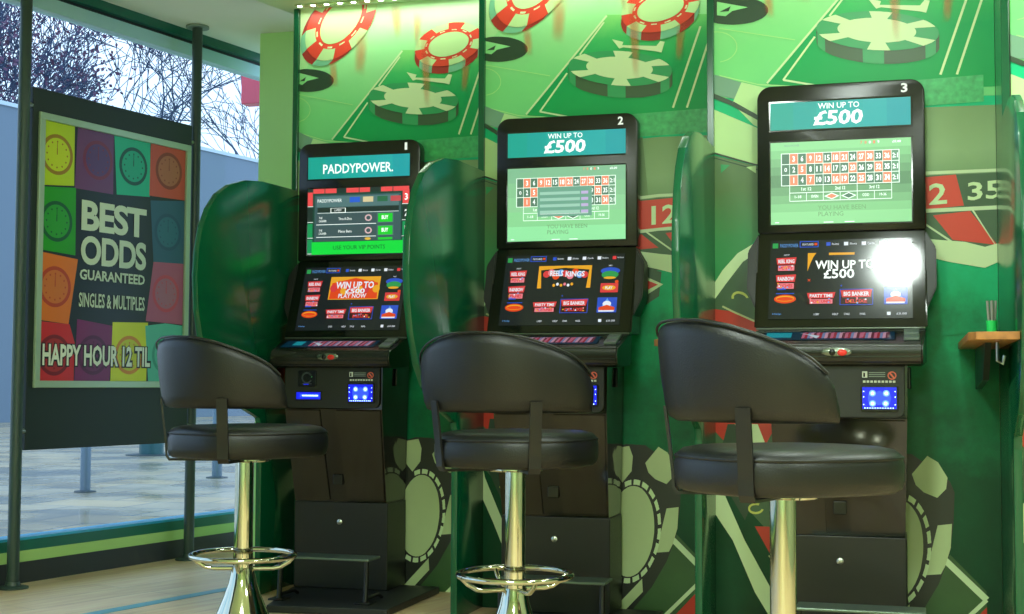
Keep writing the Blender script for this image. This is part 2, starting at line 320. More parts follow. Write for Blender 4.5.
# ------------------------------------------------------------------ printed murals
MURAL=[
('lime',0,[(-0.03,2.66),(0.961,2.66),(0.965,1.934),(-0.03,1.976)]),
('limeyel',1,[(-0.03,2.66),(0.344,2.66),(0.262,2.594),(0.058,2.392),(-0.03,2.323)]),
('tablegreen',1,[(0.502,2.415),(0.16,2.022),(0.223,2.003),(0.364,1.99),(0.622,1.97),(0.965,1.966),(0.963,2.386)]),
('sheen',2,[(0.576,2.0),(0.92,2.01),(0.92,1.914),(0.576,1.906)]),
('cream',2,[(0.501,2.414),(0.161,2.024),(0.167,2.019),(0.507,2.409)]),
('cream',2,[(0.49,2.387),(0.388,2.259),(0.394,2.255),(0.495,2.383)]),
('cream',2,[(0.335,2.186),(0.22,2.032),(0.226,2.028),(0.341,2.182)]),
('cream',2,[(0.222,2.027),(0.369,1.994),(0.371,2.0),(0.224,2.034)]),
('cream',2,[(0.882,2.343),(0.771,2.02),(0.779,2.017),(0.89,2.34)]),
('cream',2,[(0.916,2.286),(0.827,2.017),(0.835,2.015),(0.924,2.283)]),
('thin',2,[(-0.013,2.237),(0.266,2.175),(0.267,2.178),(-0.013,2.24)]),
('thin',2,[(-0.03,2.228),(-0.019,2.227),(-0.019,2.224),(-0.03,2.224)]),
('thin',2,[(-0.019,2.227),(-0.001,2.224),(-0.002,2.221),(-0.019,2.224)]),
('thin',2,[(-0.001,2.224),(0.015,2.219),(0.013,2.216),(-0.002,2.221)]),
('thin',2,[(0.015,2.219),(0.029,2.21),(0.027,2.208),(0.013,2.216)]),
('thin',2,[(0.029,2.21),(0.041,2.2),(0.038,2.198),(0.027,2.208)]),
('thin',2,[(0.041,2.2),(0.05,2.188),(0.047,2.187),(0.038,2.198)]),
('thin',2,[(0.05,2.188),(0.055,2.175),(0.052,2.174),(0.047,2.187)]),
('thin',2,[(0.055,2.175),(0.056,2.162),(0.053,2.162),(0.052,2.174)]),
('thin',2,[(0.056,2.162),(0.054,2.149),(0.05,2.15),(0.053,2.162)]),
('thin',2,[(0.054,2.149),(0.047,2.137),(0.044,2.139),(0.05,2.15)]),
('thin',2,[(0.047,2.137),(0.037,2.127),(0.035,2.129),(0.044,2.139)]),
('thin',2,[(0.037,2.127),(0.025,2.118),(0.022,2.121),(0.035,2.129)]),
('thin',2,[(0.025,2.118),(0.009,2.113),(0.008,2.116),(0.022,2.121)]),
('thin',2,[(0.009,2.113),(-0.007,2.11),(-0.008,2.113),(0.008,2.116)]),
('thin',2,[(-0.011,2.058),(0.13,2.017),(0.131,2.021),(-0.01,2.062)]),
('thin',2,[(0.13,2.016),(0.37,1.99),(0.37,1.995),(0.13,2.021)]),
('black',2,[(0.17,2.294),(0.169,2.286),(0.164,2.278),(0.157,2.271),(0.146,2.264),(0.133,2.259),(0.118,2.254),(0.101,2.251),(0.082,2.249),(0.062,2.248),(0.042,2.248),(0.022,2.25),(0.002,2.253),(-0.017,2.257),(-0.03,2.261),(-0.03,2.35),(-0.019,2.353),(0.0,2.355),(0.02,2.356),(0.04,2.355),(0.061,2.353),(0.081,2.35),(0.099,2.346),(0.117,2.34),(0.132,2.334),(0.145,2.327),(0.156,2.319),(0.164,2.311),(0.169,2.303)]),
('lime',3,[(-0.019,2.339),(0.096,2.31),(0.038,2.3),(0.013,2.282),(-0.019,2.288)]),
('black',4,[(-0.009,2.3),(0.032,2.318),(0.025,2.3)]),
('reddark',3,[(0.35,2.66),(0.353,2.651),(0.356,2.626),(0.354,2.6),(0.349,2.572),(0.339,2.544),(0.325,2.516),(0.308,2.488),(0.288,2.462),(0.265,2.438),(0.24,2.417),(0.213,2.399),(0.186,2.384),(0.158,2.373),(0.131,2.367),(0.105,2.365),(0.081,2.368),(0.059,2.375),(0.04,2.386),(0.025,2.401),(0.013,2.42),(0.006,2.443),(0.003,2.467),(0.004,2.494),(0.01,2.522),(0.02,2.551),(0.034,2.579),(0.051,2.607),(0.072,2.633),(0.095,2.657),(0.099,2.66)]),
('reddark',3,[(0.354,2.66),(0.356,2.654),(0.359,2.63),(0.358,2.603),(0.352,2.576),(0.342,2.547),(0.329,2.519),(0.311,2.492),(0.291,2.466),(0.268,2.442),(0.243,2.42),(0.216,2.402),(0.189,2.387),(0.161,2.377),(0.134,2.371),(0.108,2.369),(0.084,2.371),(0.062,2.378),(0.043,2.39),(0.028,2.405),(0.017,2.424),(0.009,2.446),(0.006,2.471),(0.007,2.497),(0.013,2.525),(0.023,2.554),(0.037,2.583),(0.055,2.61),(0.075,2.637),(0.098,2.66)]),
('reddark',3,[(0.358,2.66),(0.359,2.657),(0.362,2.633),(0.361,2.607),(0.355,2.579),(0.346,2.551),(0.332,2.522),(0.315,2.495),(0.294,2.469),(0.272,2.445),(0.246,2.424),(0.22,2.405),(0.192,2.391),(0.165,2.38),(0.138,2.374),(0.112,2.372),(0.087,2.375),(0.066,2.382),(0.047,2.393),(0.032,2.408),(0.02,2.427),(0.013,2.449),(0.01,2.474),(0.011,2.501),(0.017,2.529),(0.027,2.558),(0.04,2.586),(0.058,2.614),(0.079,2.64),(0.098,2.66)]),
('reddark',3,[(0.363,2.66),(0.366,2.636),(0.364,2.61),(0.359,2.582),(0.349,2.554),(0.335,2.526),(0.318,2.498),(0.298,2.472),(0.275,2.448),(0.25,2.427),(0.223,2.409),(0.196,2.394),(0.168,2.384),(0.141,2.377),(0.115,2.375),(0.091,2.378),(0.069,2.385),(0.05,2.396),(0.035,2.412),(0.024,2.431),(0.016,2.453),(0.013,2.477),(0.014,2.504),(0.02,2.532),(0.03,2.561),(0.044,2.589),(0.061,2.617),(0.082,2.643),(0.099,2.66)]),
('reddark',3,[(0.366,2.66),(0.369,2.639),(0.368,2.613),(0.362,2.585),(0.352,2.557),(0.339,2.529),(0.322,2.502),(0.301,2.476),(0.278,2.452),(0.253,2.43),(0.227,2.412),(0.199,2.397),(0.172,2.387),(0.144,2.381),(0.119,2.379),(0.094,2.381),(0.073,2.388),(0.054,2.4),(0.038,2.415),(0.027,2.434),(0.02,2.456),(0.017,2.481),(0.018,2.507),(0.024,2.536),(0.033,2.564),(0.047,2.593),(0.065,2.621),(0.086,2.647),(0.098,2.66)]),
('reddark',3,[(0.371,2.66),(0.372,2.643),(0.371,2.616),(0.365,2.589),(0.356,2.561),(0.342,2.532),(0.325,2.505),(0.305,2.479),(0.282,2.455),(0.257,2.434),(0.23,2.415),(0.203,2.401),(0.175,2.39),(0.148,2.384),(0.122,2.382),(0.098,2.385),(0.076,2.392),(0.057,2.403),(0.042,2.418),(0.03,2.437),(0.023,2.459),(0.02,2.484),(0.021,2.511),(0.027,2.539),(0.037,2.568),(0.051,2.596),(0.068,2.624),(0.089,2.65),(0.099,2.66)]),
('reddark',3,[(0.374,2.66),(0.376,2.646),(0.374,2.62),(0.369,2.592),(0.359,2.564),(0.345,2.536),(0.328,2.508),(0.308,2.482),(0.285,2.458),(0.26,2.437),(0.233,2.419),(0.206,2.404),(0.178,2.394),(0.151,2.387),(0.125,2.385),(0.101,2.388),(0.079,2.395),(0.061,2.406),(0.045,2.422),(0.034,2.441),(0.027,2.463),(0.023,2.487),(0.025,2.514),(0.03,2.542),(0.04,2.571),(0.054,2.599),(0.072,2.627),(0.093,2.653),(0.1,2.66)]),
('teal',4,[(0.378,2.66),(0.379,2.652),(0.379,2.638),(0.378,2.623),(0.375,2.608),(0.352,2.585),(0.354,2.6),(0.355,2.615),(0.355,2.629),(0.354,2.643),(0.351,2.656),(0.35,2.66)]),
('teal',4,[(0.334,2.515),(0.323,2.5),(0.311,2.486),(0.299,2.472),(0.286,2.459),(0.272,2.447),(0.258,2.436),(0.234,2.413),(0.248,2.424),(0.262,2.436),(0.275,2.449),(0.288,2.462),(0.299,2.477),(0.31,2.491)]),
('teal',4,[(0.167,2.393),(0.152,2.39),(0.137,2.389),(0.123,2.389),(0.11,2.39),(0.097,2.393),(0.085,2.397),(0.061,2.374),(0.073,2.37),(0.086,2.367),(0.099,2.365),(0.113,2.365),(0.128,2.367),(0.143,2.369)]),
('teal',4,[(0.035,2.449),(0.031,2.461),(0.028,2.474),(0.027,2.488),(0.027,2.503),(0.028,2.518),(0.031,2.533),(0.007,2.51),(0.004,2.494),(0.003,2.479),(0.003,2.464),(0.004,2.451),(0.007,2.437),(0.011,2.425)]),
('teal',4,[(0.073,2.628),(0.084,2.642),(0.096,2.657),(0.099,2.66),(0.098,2.66),(0.098,2.66),(0.085,2.647),(0.072,2.633),(0.06,2.619),(0.049,2.604)]),
('red',5,[(0.378,2.66),(0.379,2.649),(0.378,2.623),(0.372,2.595),(0.362,2.567),(0.349,2.539),(0.332,2.512),(0.311,2.486),(0.288,2.462),(0.263,2.44),(0.237,2.422),(0.209,2.408),(0.182,2.397),(0.155,2.391),(0.129,2.389),(0.105,2.391),(0.083,2.398),(0.064,2.41),(0.049,2.425),(0.037,2.444),(0.03,2.466),(0.027,2.491),(0.028,2.518),(0.034,2.546),(0.044,2.574),(0.058,2.603),(0.075,2.631),(0.096,2.657),(0.099,2.66)]),
('creamg',6,[(0.328,2.66),(0.378,2.66),(0.379,2.652),(0.379,2.642),(0.379,2.631),(0.377,2.619),(0.375,2.608),(0.328,2.597),(0.329,2.606),(0.33,2.614),(0.33,2.622),(0.33,2.629),(0.33,2.637),(0.329,2.644),(0.327,2.651),(0.325,2.658)]),
('creamg',6,[(0.334,2.515),(0.326,2.503),(0.317,2.493),(0.308,2.482),(0.299,2.472),(0.289,2.462),(0.279,2.453),(0.268,2.444),(0.258,2.436),(0.243,2.474),(0.251,2.479),(0.258,2.486),(0.265,2.492),(0.273,2.499),(0.279,2.507),(0.286,2.514),(0.292,2.522),(0.298,2.53)]),
('creamg',6,[(0.167,2.393),(0.155,2.391),(0.144,2.389),(0.134,2.389),(0.123,2.389),(0.113,2.39),(0.103,2.392),(0.094,2.394),(0.085,2.397),(0.119,2.446),(0.125,2.444),(0.132,2.442),(0.139,2.441),(0.146,2.44),(0.153,2.44),(0.161,2.44),(0.169,2.441),(0.177,2.443)]),
('creamg',6,[(0.035,2.449),(0.032,2.458),(0.03,2.467),(0.028,2.478),(0.027,2.488),(0.027,2.499),(0.027,2.51),(0.029,2.521),(0.031,2.533),(0.08,2.544),(0.078,2.535),(0.077,2.527),(0.077,2.519),(0.077,2.511),(0.078,2.504),(0.079,2.496),(0.081,2.49),(0.083,2.483)]),
('creamg',6,[(0.073,2.628),(0.081,2.639),(0.09,2.65),(0.099,2.66),(0.099,2.66),(0.155,2.66),(0.15,2.656),(0.143,2.649),(0.136,2.642),(0.129,2.635),(0.122,2.627),(0.116,2.62),(0.11,2.612)]),
('cream',6,[(0.324,2.642),(0.325,2.639),(0.325,2.636),(0.325,2.633),(0.326,2.63),(0.326,2.627),(0.326,2.623),(0.326,2.62),(0.325,2.617),(0.318,2.614),(0.318,2.617),(0.318,2.62),(0.318,2.623),(0.318,2.626),(0.318,2.629),(0.318,2.632),(0.318,2.635),(0.317,2.638)]),
('cream',6,[(0.318,2.581),(0.316,2.577),(0.315,2.574),(0.313,2.57),(0.312,2.566),(0.31,2.563),(0.309,2.559),(0.307,2.556),(0.305,2.552),(0.299,2.553),(0.301,2.557),(0.302,2.56),(0.304,2.563),(0.305,2.567),(0.307,2.57),(0.308,2.573),(0.31,2.577),(0.311,2.58)]),
('cream',6,[(0.281,2.517),(0.278,2.513),(0.275,2.51),(0.272,2.507),(0.269,2.504),(0.266,2.501),(0.263,2.498),(0.26,2.495),(0.257,2.492),(0.254,2.497),(0.257,2.5),(0.26,2.502),(0.263,2.505),(0.266,2.508),(0.268,2.511),(0.271,2.514),(0.273,2.517),(0.276,2.52)]),
('cream',6,[(0.223,2.467),(0.22,2.465),(0.216,2.463),(0.213,2.461),(0.209,2.459),(0.206,2.458),(0.202,2.456),(0.199,2.455),(0.196,2.453),(0.196,2.46),(0.199,2.462),(0.203,2.463),(0.206,2.464),(0.209,2.466),(0.212,2.468),(0.216,2.469),(0.219,2.471),(0.222,2.473)]),
('cream',6,[(0.16,2.445),(0.157,2.444),(0.154,2.444),(0.151,2.444),(0.148,2.444),(0.145,2.444),(0.142,2.445),(0.139,2.445),(0.136,2.445),(0.14,2.453),(0.143,2.453),(0.145,2.452),(0.148,2.452),(0.151,2.452),(0.154,2.452),(0.157,2.452),(0.16,2.452),(0.163,2.452)]),
('cream',6,[(0.109,2.456),(0.107,2.458),(0.105,2.459),(0.103,2.461),(0.101,2.463),(0.099,2.465),(0.097,2.467),(0.096,2.469),(0.094,2.471),(0.101,2.477),(0.102,2.475),(0.104,2.473),(0.105,2.471),(0.107,2.47),(0.109,2.468),(0.111,2.466),(0.113,2.465),(0.115,2.463)]),
('cream',6,[(0.083,2.499),(0.083,2.502),(0.082,2.505),(0.082,2.508),(0.082,2.511),(0.082,2.514),(0.082,2.517),(0.082,2.521),(0.082,2.524),(0.089,2.527),(0.089,2.524),(0.089,2.521),(0.089,2.518),(0.089,2.515),(0.089,2.512),(0.09,2.509),(0.09,2.506),(0.09,2.503)]),
('cream',6,[(0.09,2.561),(0.091,2.564),(0.093,2.568),(0.094,2.571),(0.096,2.575),(0.097,2.579),(0.099,2.582),(0.101,2.586),(0.103,2.589),(0.109,2.588),(0.107,2.585),(0.105,2.581),(0.104,2.578),(0.102,2.575),(0.101,2.571),(0.099,2.568),(0.098,2.565),(0.097,2.561)]),
('cream',6,[(0.127,2.625),(0.13,2.628),(0.133,2.632),(0.136,2.635),(0.139,2.638),(0.142,2.641),(0.145,2.644),(0.148,2.647),(0.151,2.649),(0.154,2.645),(0.151,2.642),(0.148,2.639),(0.145,2.637),(0.143,2.634),(0.14,2.631),(0.137,2.628),(0.135,2.625),(0.132,2.622)]),
('creamg',7,[(0.294,2.66),(0.296,2.658),(0.302,2.647),(0.306,2.634),(0.307,2.62),(0.306,2.605),(0.302,2.588),(0.296,2.572),(0.287,2.555),(0.277,2.538),(0.264,2.523),(0.251,2.508),(0.236,2.496),(0.22,2.484),(0.204,2.475),(0.188,2.469),(0.172,2.465),(0.157,2.463),(0.143,2.464),(0.131,2.468),(0.12,2.474),(0.112,2.483),(0.106,2.494),(0.102,2.507),(0.101,2.521),(0.102,2.536),(0.106,2.553),(0.112,2.57),(0.121,2.587),(0.131,2.603),(0.144,2.619),(0.158,2.633),(0.173,2.646),(0.188,2.657),(0.194,2.66)]),
('reddark',3,[(0.878,2.429),(0.881,2.415),(0.88,2.4),(0.874,2.384),(0.866,2.369),(0.853,2.355),(0.838,2.341),(0.819,2.329),(0.799,2.319),(0.776,2.31),(0.752,2.303),(0.727,2.298),(0.702,2.296),(0.678,2.296),(0.655,2.299),(0.633,2.303),(0.613,2.31),(0.596,2.32),(0.583,2.331),(0.572,2.343),(0.566,2.357),(0.563,2.372),(0.564,2.387),(0.57,2.402),(0.579,2.417),(0.591,2.432),(0.607,2.446),(0.626,2.458),(0.647,2.469),(0.67,2.477),(0.694,2.484),(0.719,2.488),(0.744,2.491),(0.768,2.49),(0.791,2.488),(0.813,2.483),(0.832,2.475),(0.849,2.466),(0.862,2.455),(0.872,2.443)]),
('reddark',3,[(0.879,2.434),(0.881,2.419),(0.88,2.404),(0.875,2.389),(0.866,2.374),(0.854,2.36),(0.838,2.346),(0.82,2.334),(0.799,2.323),(0.776,2.314),(0.752,2.308),(0.728,2.303),(0.703,2.301),(0.678,2.301),(0.655,2.303),(0.633,2.308),(0.613,2.315),(0.597,2.324),(0.583,2.335),(0.573,2.348),(0.566,2.362),(0.563,2.376),(0.565,2.392),(0.57,2.407),(0.579,2.422),(0.592,2.437),(0.607,2.45),(0.626,2.463),(0.647,2.473),(0.67,2.482),(0.694,2.489),(0.719,2.493),(0.744,2.495),(0.768,2.495),(0.792,2.492),(0.813,2.487),(0.832,2.48),(0.849,2.471),(0.862,2.46),(0.872,2.447)]),
('reddark',3,[(0.879,2.438),(0.881,2.424),(0.88,2.409),(0.875,2.394),(0.866,2.379),(0.854,2.364),(0.838,2.351),(0.82,2.339),(0.799,2.328),(0.777,2.319),(0.753,2.312),(0.728,2.308),(0.703,2.305),(0.678,2.305),(0.655,2.308),(0.633,2.313),(0.614,2.32),(0.597,2.329),(0.583,2.34),(0.573,2.353),(0.566,2.366),(0.564,2.381),(0.565,2.396),(0.57,2.412),(0.579,2.427),(0.592,2.442),(0.608,2.455),(0.626,2.467),(0.647,2.478),(0.67,2.487),(0.695,2.494),(0.719,2.498),(0.744,2.5),(0.769,2.5),(0.792,2.497),(0.813,2.492),(0.833,2.485),(0.849,2.476),(0.863,2.465),(0.873,2.452)]),
('reddark',3,[(0.879,2.443),(0.882,2.429),(0.88,2.414),(0.875,2.398),(0.867,2.383),(0.854,2.369),(0.839,2.356),(0.82,2.343),(0.8,2.333),(0.777,2.324),(0.753,2.317),(0.728,2.312),(0.703,2.31),(0.679,2.31),(0.655,2.313),(0.634,2.318),(0.614,2.325),(0.597,2.334),(0.583,2.345),(0.573,2.357),(0.567,2.371),(0.564,2.386),(0.565,2.401),(0.57,2.417),(0.579,2.432),(0.592,2.446),(0.608,2.46),(0.627,2.472),(0.648,2.483),(0.671,2.492),(0.695,2.498),(0.72,2.503),(0.745,2.505),(0.769,2.504),(0.792,2.502),(0.814,2.497),(0.833,2.489),(0.849,2.48),(0.863,2.469),(0.873,2.457)]),
('reddark',3,[(0.88,2.448),(0.882,2.433),(0.881,2.418),(0.876,2.403),(0.867,2.388),(0.854,2.374),(0.839,2.36),(0.821,2.348),(0.8,2.337),(0.777,2.328),(0.753,2.322),(0.728,2.317),(0.704,2.315),(0.679,2.315),(0.656,2.317),(0.634,2.322),(0.614,2.329),(0.598,2.339),(0.584,2.35),(0.573,2.362),(0.567,2.376),(0.564,2.391),(0.566,2.406),(0.571,2.421),(0.58,2.436),(0.592,2.451),(0.608,2.465),(0.627,2.477),(0.648,2.488),(0.671,2.496),(0.695,2.503),(0.72,2.507),(0.745,2.509),(0.769,2.509),(0.793,2.506),(0.814,2.501),(0.833,2.494),(0.85,2.485),(0.863,2.474),(0.873,2.462)]),
('reddark',3,[(0.88,2.453),(0.882,2.438),(0.881,2.423),(0.876,2.408),(0.867,2.393),(0.855,2.378),(0.839,2.365),(0.821,2.353),(0.8,2.342),(0.777,2.333),(0.753,2.326),(0.729,2.322),(0.704,2.319),(0.679,2.32),(0.656,2.322),(0.634,2.327),(0.615,2.334),(0.598,2.343),(0.584,2.354),(0.574,2.367),(0.567,2.381),(0.565,2.395),(0.566,2.411),(0.571,2.426),(0.58,2.441),(0.593,2.456),(0.609,2.469),(0.627,2.482),(0.648,2.492),(0.671,2.501),(0.695,2.508),(0.72,2.512),(0.745,2.514),(0.77,2.514),(0.793,2.511),(0.814,2.506),(0.833,2.499),(0.85,2.49),(0.863,2.479),(0.873,2.466)]),
('reddark',3,[(0.88,2.457),(0.883,2.443),(0.881,2.428),(0.876,2.412),(0.867,2.397),(0.855,2.383),(0.84,2.37),(0.821,2.357),(0.8,2.347),(0.778,2.338),(0.754,2.331),(0.729,2.326),(0.704,2.324),(0.68,2.324),(0.656,2.327),(0.635,2.332),(0.615,2.339),(0.598,2.348),(0.584,2.359),(0.574,2.372),(0.567,2.385),(0.565,2.4),(0.566,2.415),(0.571,2.431),(0.58,2.446),(0.593,2.461),(0.609,2.474),(0.628,2.486),(0.649,2.497),(0.672,2.506),(0.696,2.512),(0.721,2.517),(0.746,2.519),(0.77,2.519),(0.793,2.516),(0.815,2.511),(0.834,2.504),(0.85,2.494),(0.864,2.483),(0.874,2.471)]),
('teal',4,[(0.883,2.446),(0.883,2.437),(0.881,2.429),(0.878,2.421),(0.874,2.412),(0.869,2.404),(0.863,2.396),(0.861,2.363),(0.867,2.371),(0.872,2.379),(0.876,2.388),(0.879,2.396),(0.88,2.405),(0.881,2.413)]),
('teal',4,[(0.805,2.354),(0.793,2.348),(0.781,2.343),(0.768,2.339),(0.754,2.336),(0.74,2.333),(0.727,2.331),(0.724,2.298),(0.738,2.3),(0.752,2.303),(0.765,2.306),(0.779,2.311),(0.791,2.315),(0.803,2.321)]),
('teal',4,[(0.647,2.333),(0.635,2.336),(0.624,2.34),(0.613,2.345),(0.604,2.349),(0.595,2.355),(0.587,2.361),(0.585,2.328),(0.593,2.322),(0.602,2.316),(0.611,2.311),(0.622,2.307),(0.633,2.303),(0.645,2.3)]),
('teal',4,[(0.565,2.407),(0.566,2.415),(0.567,2.424),(0.57,2.432),(0.574,2.441),(0.579,2.449),(0.586,2.457),(0.584,2.424),(0.577,2.416),(0.572,2.407),(0.568,2.399),(0.565,2.39),(0.563,2.382),(0.563,2.373)]),
('teal',4,[(0.644,2.5),(0.656,2.505),(0.669,2.51),(0.683,2.514),(0.696,2.517),(0.71,2.52),(0.724,2.522),(0.722,2.489),(0.708,2.487),(0.694,2.484),(0.68,2.481),(0.667,2.476),(0.654,2.472),(0.642,2.466)]),
('teal',4,[(0.803,2.519),(0.815,2.516),(0.826,2.512),(0.836,2.507),(0.845,2.502),(0.854,2.497),(0.861,2.491),(0.859,2.458),(0.852,2.464),(0.843,2.469),(0.834,2.474),(0.824,2.479),(0.813,2.483),(0.801,2.486)]),
('red',5,[(0.88,2.462),(0.883,2.447),(0.882,2.432),(0.877,2.417),(0.868,2.402),(0.855,2.388),(0.84,2.374),(0.821,2.362),(0.801,2.351),(0.778,2.343),(0.754,2.336),(0.729,2.331),(0.704,2.329),(0.68,2.329),(0.657,2.332),(0.635,2.336),(0.615,2.344),(0.598,2.353),(0.585,2.364),(0.574,2.376),(0.568,2.39),(0.565,2.405),(0.566,2.42),(0.572,2.436),(0.581,2.451),(0.593,2.465),(0.609,2.479),(0.628,2.491),(0.649,2.502),(0.672,2.511),(0.696,2.517),(0.721,2.522),(0.746,2.524),(0.77,2.523),(0.793,2.521),(0.815,2.516),(0.834,2.508),(0.851,2.499),(0.864,2.488),(0.874,2.476)]),
('creamg',6,[(0.883,2.446),(0.883,2.44),(0.882,2.433),(0.88,2.427),(0.878,2.421),(0.875,2.414),(0.872,2.408),(0.867,2.402),(0.863,2.396),(0.824,2.404),(0.828,2.409),(0.831,2.413),(0.833,2.418),(0.835,2.422),(0.837,2.427),(0.838,2.431),(0.839,2.436),(0.839,2.44)]),
('creamg',6,[(0.805,2.354),(0.796,2.35),(0.787,2.346),(0.777,2.342),(0.768,2.339),(0.757,2.337),(0.747,2.334),(0.737,2.332),(0.727,2.331),(0.726,2.358),(0.734,2.359),(0.741,2.36),(0.748,2.362),(0.756,2.364),(0.763,2.366),(0.77,2.368),(0.777,2.371),(0.783,2.374)]),
('creamg',6,[(0.647,2.333),(0.638,2.336),(0.629,2.338),(0.621,2.341),(0.613,2.345),(0.606,2.348),(0.599,2.352),(0.593,2.357),(0.587,2.361),(0.626,2.379),(0.63,2.376),(0.635,2.373),(0.639,2.37),(0.645,2.367),(0.65,2.365),(0.656,2.363),(0.662,2.361),(0.669,2.36)]),
('creamg',6,[(0.565,2.407),(0.565,2.413),(0.566,2.419),(0.568,2.426),(0.57,2.432),(0.573,2.439),(0.577,2.445),(0.581,2.451),(0.586,2.457),(0.625,2.449),(0.622,2.444),(0.618,2.44),(0.616,2.435),(0.614,2.43),(0.612,2.426),(0.611,2.421),(0.61,2.417),(0.61,2.412)]),
('creamg',6,[(0.644,2.5),(0.653,2.504),(0.663,2.507),(0.673,2.511),(0.683,2.514),(0.693,2.516),(0.703,2.519),(0.713,2.52),(0.724,2.522),(0.724,2.495),(0.717,2.494),(0.709,2.493),(0.702,2.491),(0.694,2.489),(0.687,2.487),(0.68,2.485),(0.673,2.482),(0.667,2.479)]),
('creamg',6,[(0.803,2.519),(0.812,2.516),(0.82,2.514),(0.828,2.511),(0.836,2.507),(0.843,2.504),(0.85,2.5),(0.856,2.495),(0.861,2.491),(0.823,2.473),(0.819,2.476),(0.815,2.479),(0.81,2.482),(0.805,2.485),(0.8,2.487),(0.794,2.489),(0.788,2.491),(0.781,2.493)]),
('cream',6,[(0.835,2.431),(0.834,2.429),(0.834,2.427),(0.833,2.425),(0.832,2.424),(0.832,2.422),(0.831,2.42),(0.83,2.418),(0.829,2.416),(0.822,2.417),(0.823,2.418),(0.824,2.42),(0.825,2.422),(0.826,2.424),(0.827,2.426),(0.827,2.427),(0.828,2.429),(0.828,2.431)]),
('cream',6,[(0.813,2.397),(0.811,2.396),(0.809,2.394),(0.807,2.392),(0.804,2.391),(0.802,2.389),(0.8,2.388),(0.798,2.386),(0.795,2.385),(0.791,2.387),(0.793,2.389),(0.795,2.39),(0.798,2.391),(0.8,2.393),(0.802,2.394),(0.804,2.396),(0.806,2.398),(0.807,2.399)]),
('cream',6,[(0.767,2.371),(0.764,2.37),(0.761,2.369),(0.758,2.368),(0.755,2.367),(0.752,2.367),(0.749,2.366),(0.746,2.365),(0.743,2.364),(0.742,2.368),(0.745,2.369),(0.748,2.369),(0.751,2.37),(0.753,2.371),(0.756,2.372),(0.759,2.373),(0.762,2.374),(0.765,2.375)]),
('cream',6,[(0.71,2.36),(0.707,2.36),(0.704,2.36),(0.701,2.36),(0.698,2.36),(0.695,2.36),(0.692,2.36),(0.689,2.36),(0.686,2.36),(0.688,2.364),(0.691,2.364),(0.694,2.364),(0.696,2.364),(0.699,2.364),(0.702,2.364),(0.705,2.364),(0.708,2.364),(0.711,2.364)]),
('cream',6,[(0.657,2.366),(0.654,2.367),(0.652,2.368),(0.65,2.369),(0.647,2.37),(0.645,2.371),(0.643,2.372),(0.641,2.373),(0.639,2.374),(0.644,2.377),(0.646,2.376),(0.648,2.375),(0.65,2.374),(0.652,2.373),(0.654,2.372),(0.656,2.371),(0.659,2.371),(0.661,2.37)]),
('cream',6,[(0.622,2.389),(0.621,2.39),(0.62,2.392),(0.619,2.394),(0.618,2.395),(0.617,2.397),(0.616,2.399),(0.615,2.4),(0.615,2.402),(0.622,2.404),(0.622,2.402),(0.623,2.4),(0.623,2.399),(0.624,2.397),(0.625,2.396),(0.626,2.394),(0.627,2.392),(0.628,2.391)]),
('cream',6,[(0.614,2.421),(0.615,2.423),(0.615,2.425),(0.616,2.427),(0.617,2.429),(0.618,2.431),(0.619,2.433),(0.62,2.435),(0.621,2.437),(0.627,2.436),(0.626,2.434),(0.625,2.432),(0.624,2.431),(0.623,2.429),(0.623,2.427),(0.622,2.425),(0.622,2.423),(0.621,2.422)]),
('cream',6,[(0.637,2.455),(0.639,2.457),(0.641,2.459),(0.643,2.46),(0.645,2.462),(0.647,2.464),(0.65,2.465),(0.652,2.467),(0.655,2.468),(0.659,2.466),(0.657,2.464),(0.654,2.463),(0.652,2.461),(0.65,2.46),(0.648,2.458),(0.646,2.457),(0.644,2.455),(0.642,2.454)]),
('cream',6,[(0.683,2.482),(0.686,2.483),(0.689,2.484),(0.692,2.484),(0.695,2.485),(0.698,2.486),(0.701,2.487),(0.704,2.488),(0.707,2.488),(0.708,2.485),(0.705,2.484),(0.703,2.483),(0.7,2.483),(0.697,2.482),(0.694,2.481),(0.691,2.48),(0.688,2.479),(0.686,2.478)]),
('cream',6,[(0.74,2.493),(0.743,2.493),(0.746,2.493),(0.749,2.493),(0.753,2.493),(0.756,2.493),(0.759,2.493),(0.762,2.492),(0.765,2.492),(0.762,2.488),(0.759,2.488),(0.757,2.489),(0.754,2.489),(0.751,2.489),(0.748,2.489),(0.745,2.489),(0.742,2.489),(0.739,2.489)]),
('cream',6,[(0.793,2.486),(0.796,2.485),(0.798,2.484),(0.8,2.483),(0.803,2.482),(0.805,2.481),(0.807,2.48),(0.809,2.479),(0.811,2.478),(0.806,2.475),(0.804,2.476),(0.802,2.477),(0.8,2.478),(0.798,2.479),(0.796,2.48),(0.794,2.481),(0.791,2.482),(0.789,2.482)]),
('cream',6,[(0.828,2.464),(0.829,2.462),(0.83,2.46),(0.831,2.459),(0.832,2.457),(0.832,2.455),(0.833,2.454),(0.834,2.452),(0.834,2.45),(0.828,2.449),(0.827,2.45),(0.827,2.452),(0.826,2.454),(0.825,2.455),(0.824,2.457),(0.824,2.458),(0.823,2.46),(0.821,2.461)]),
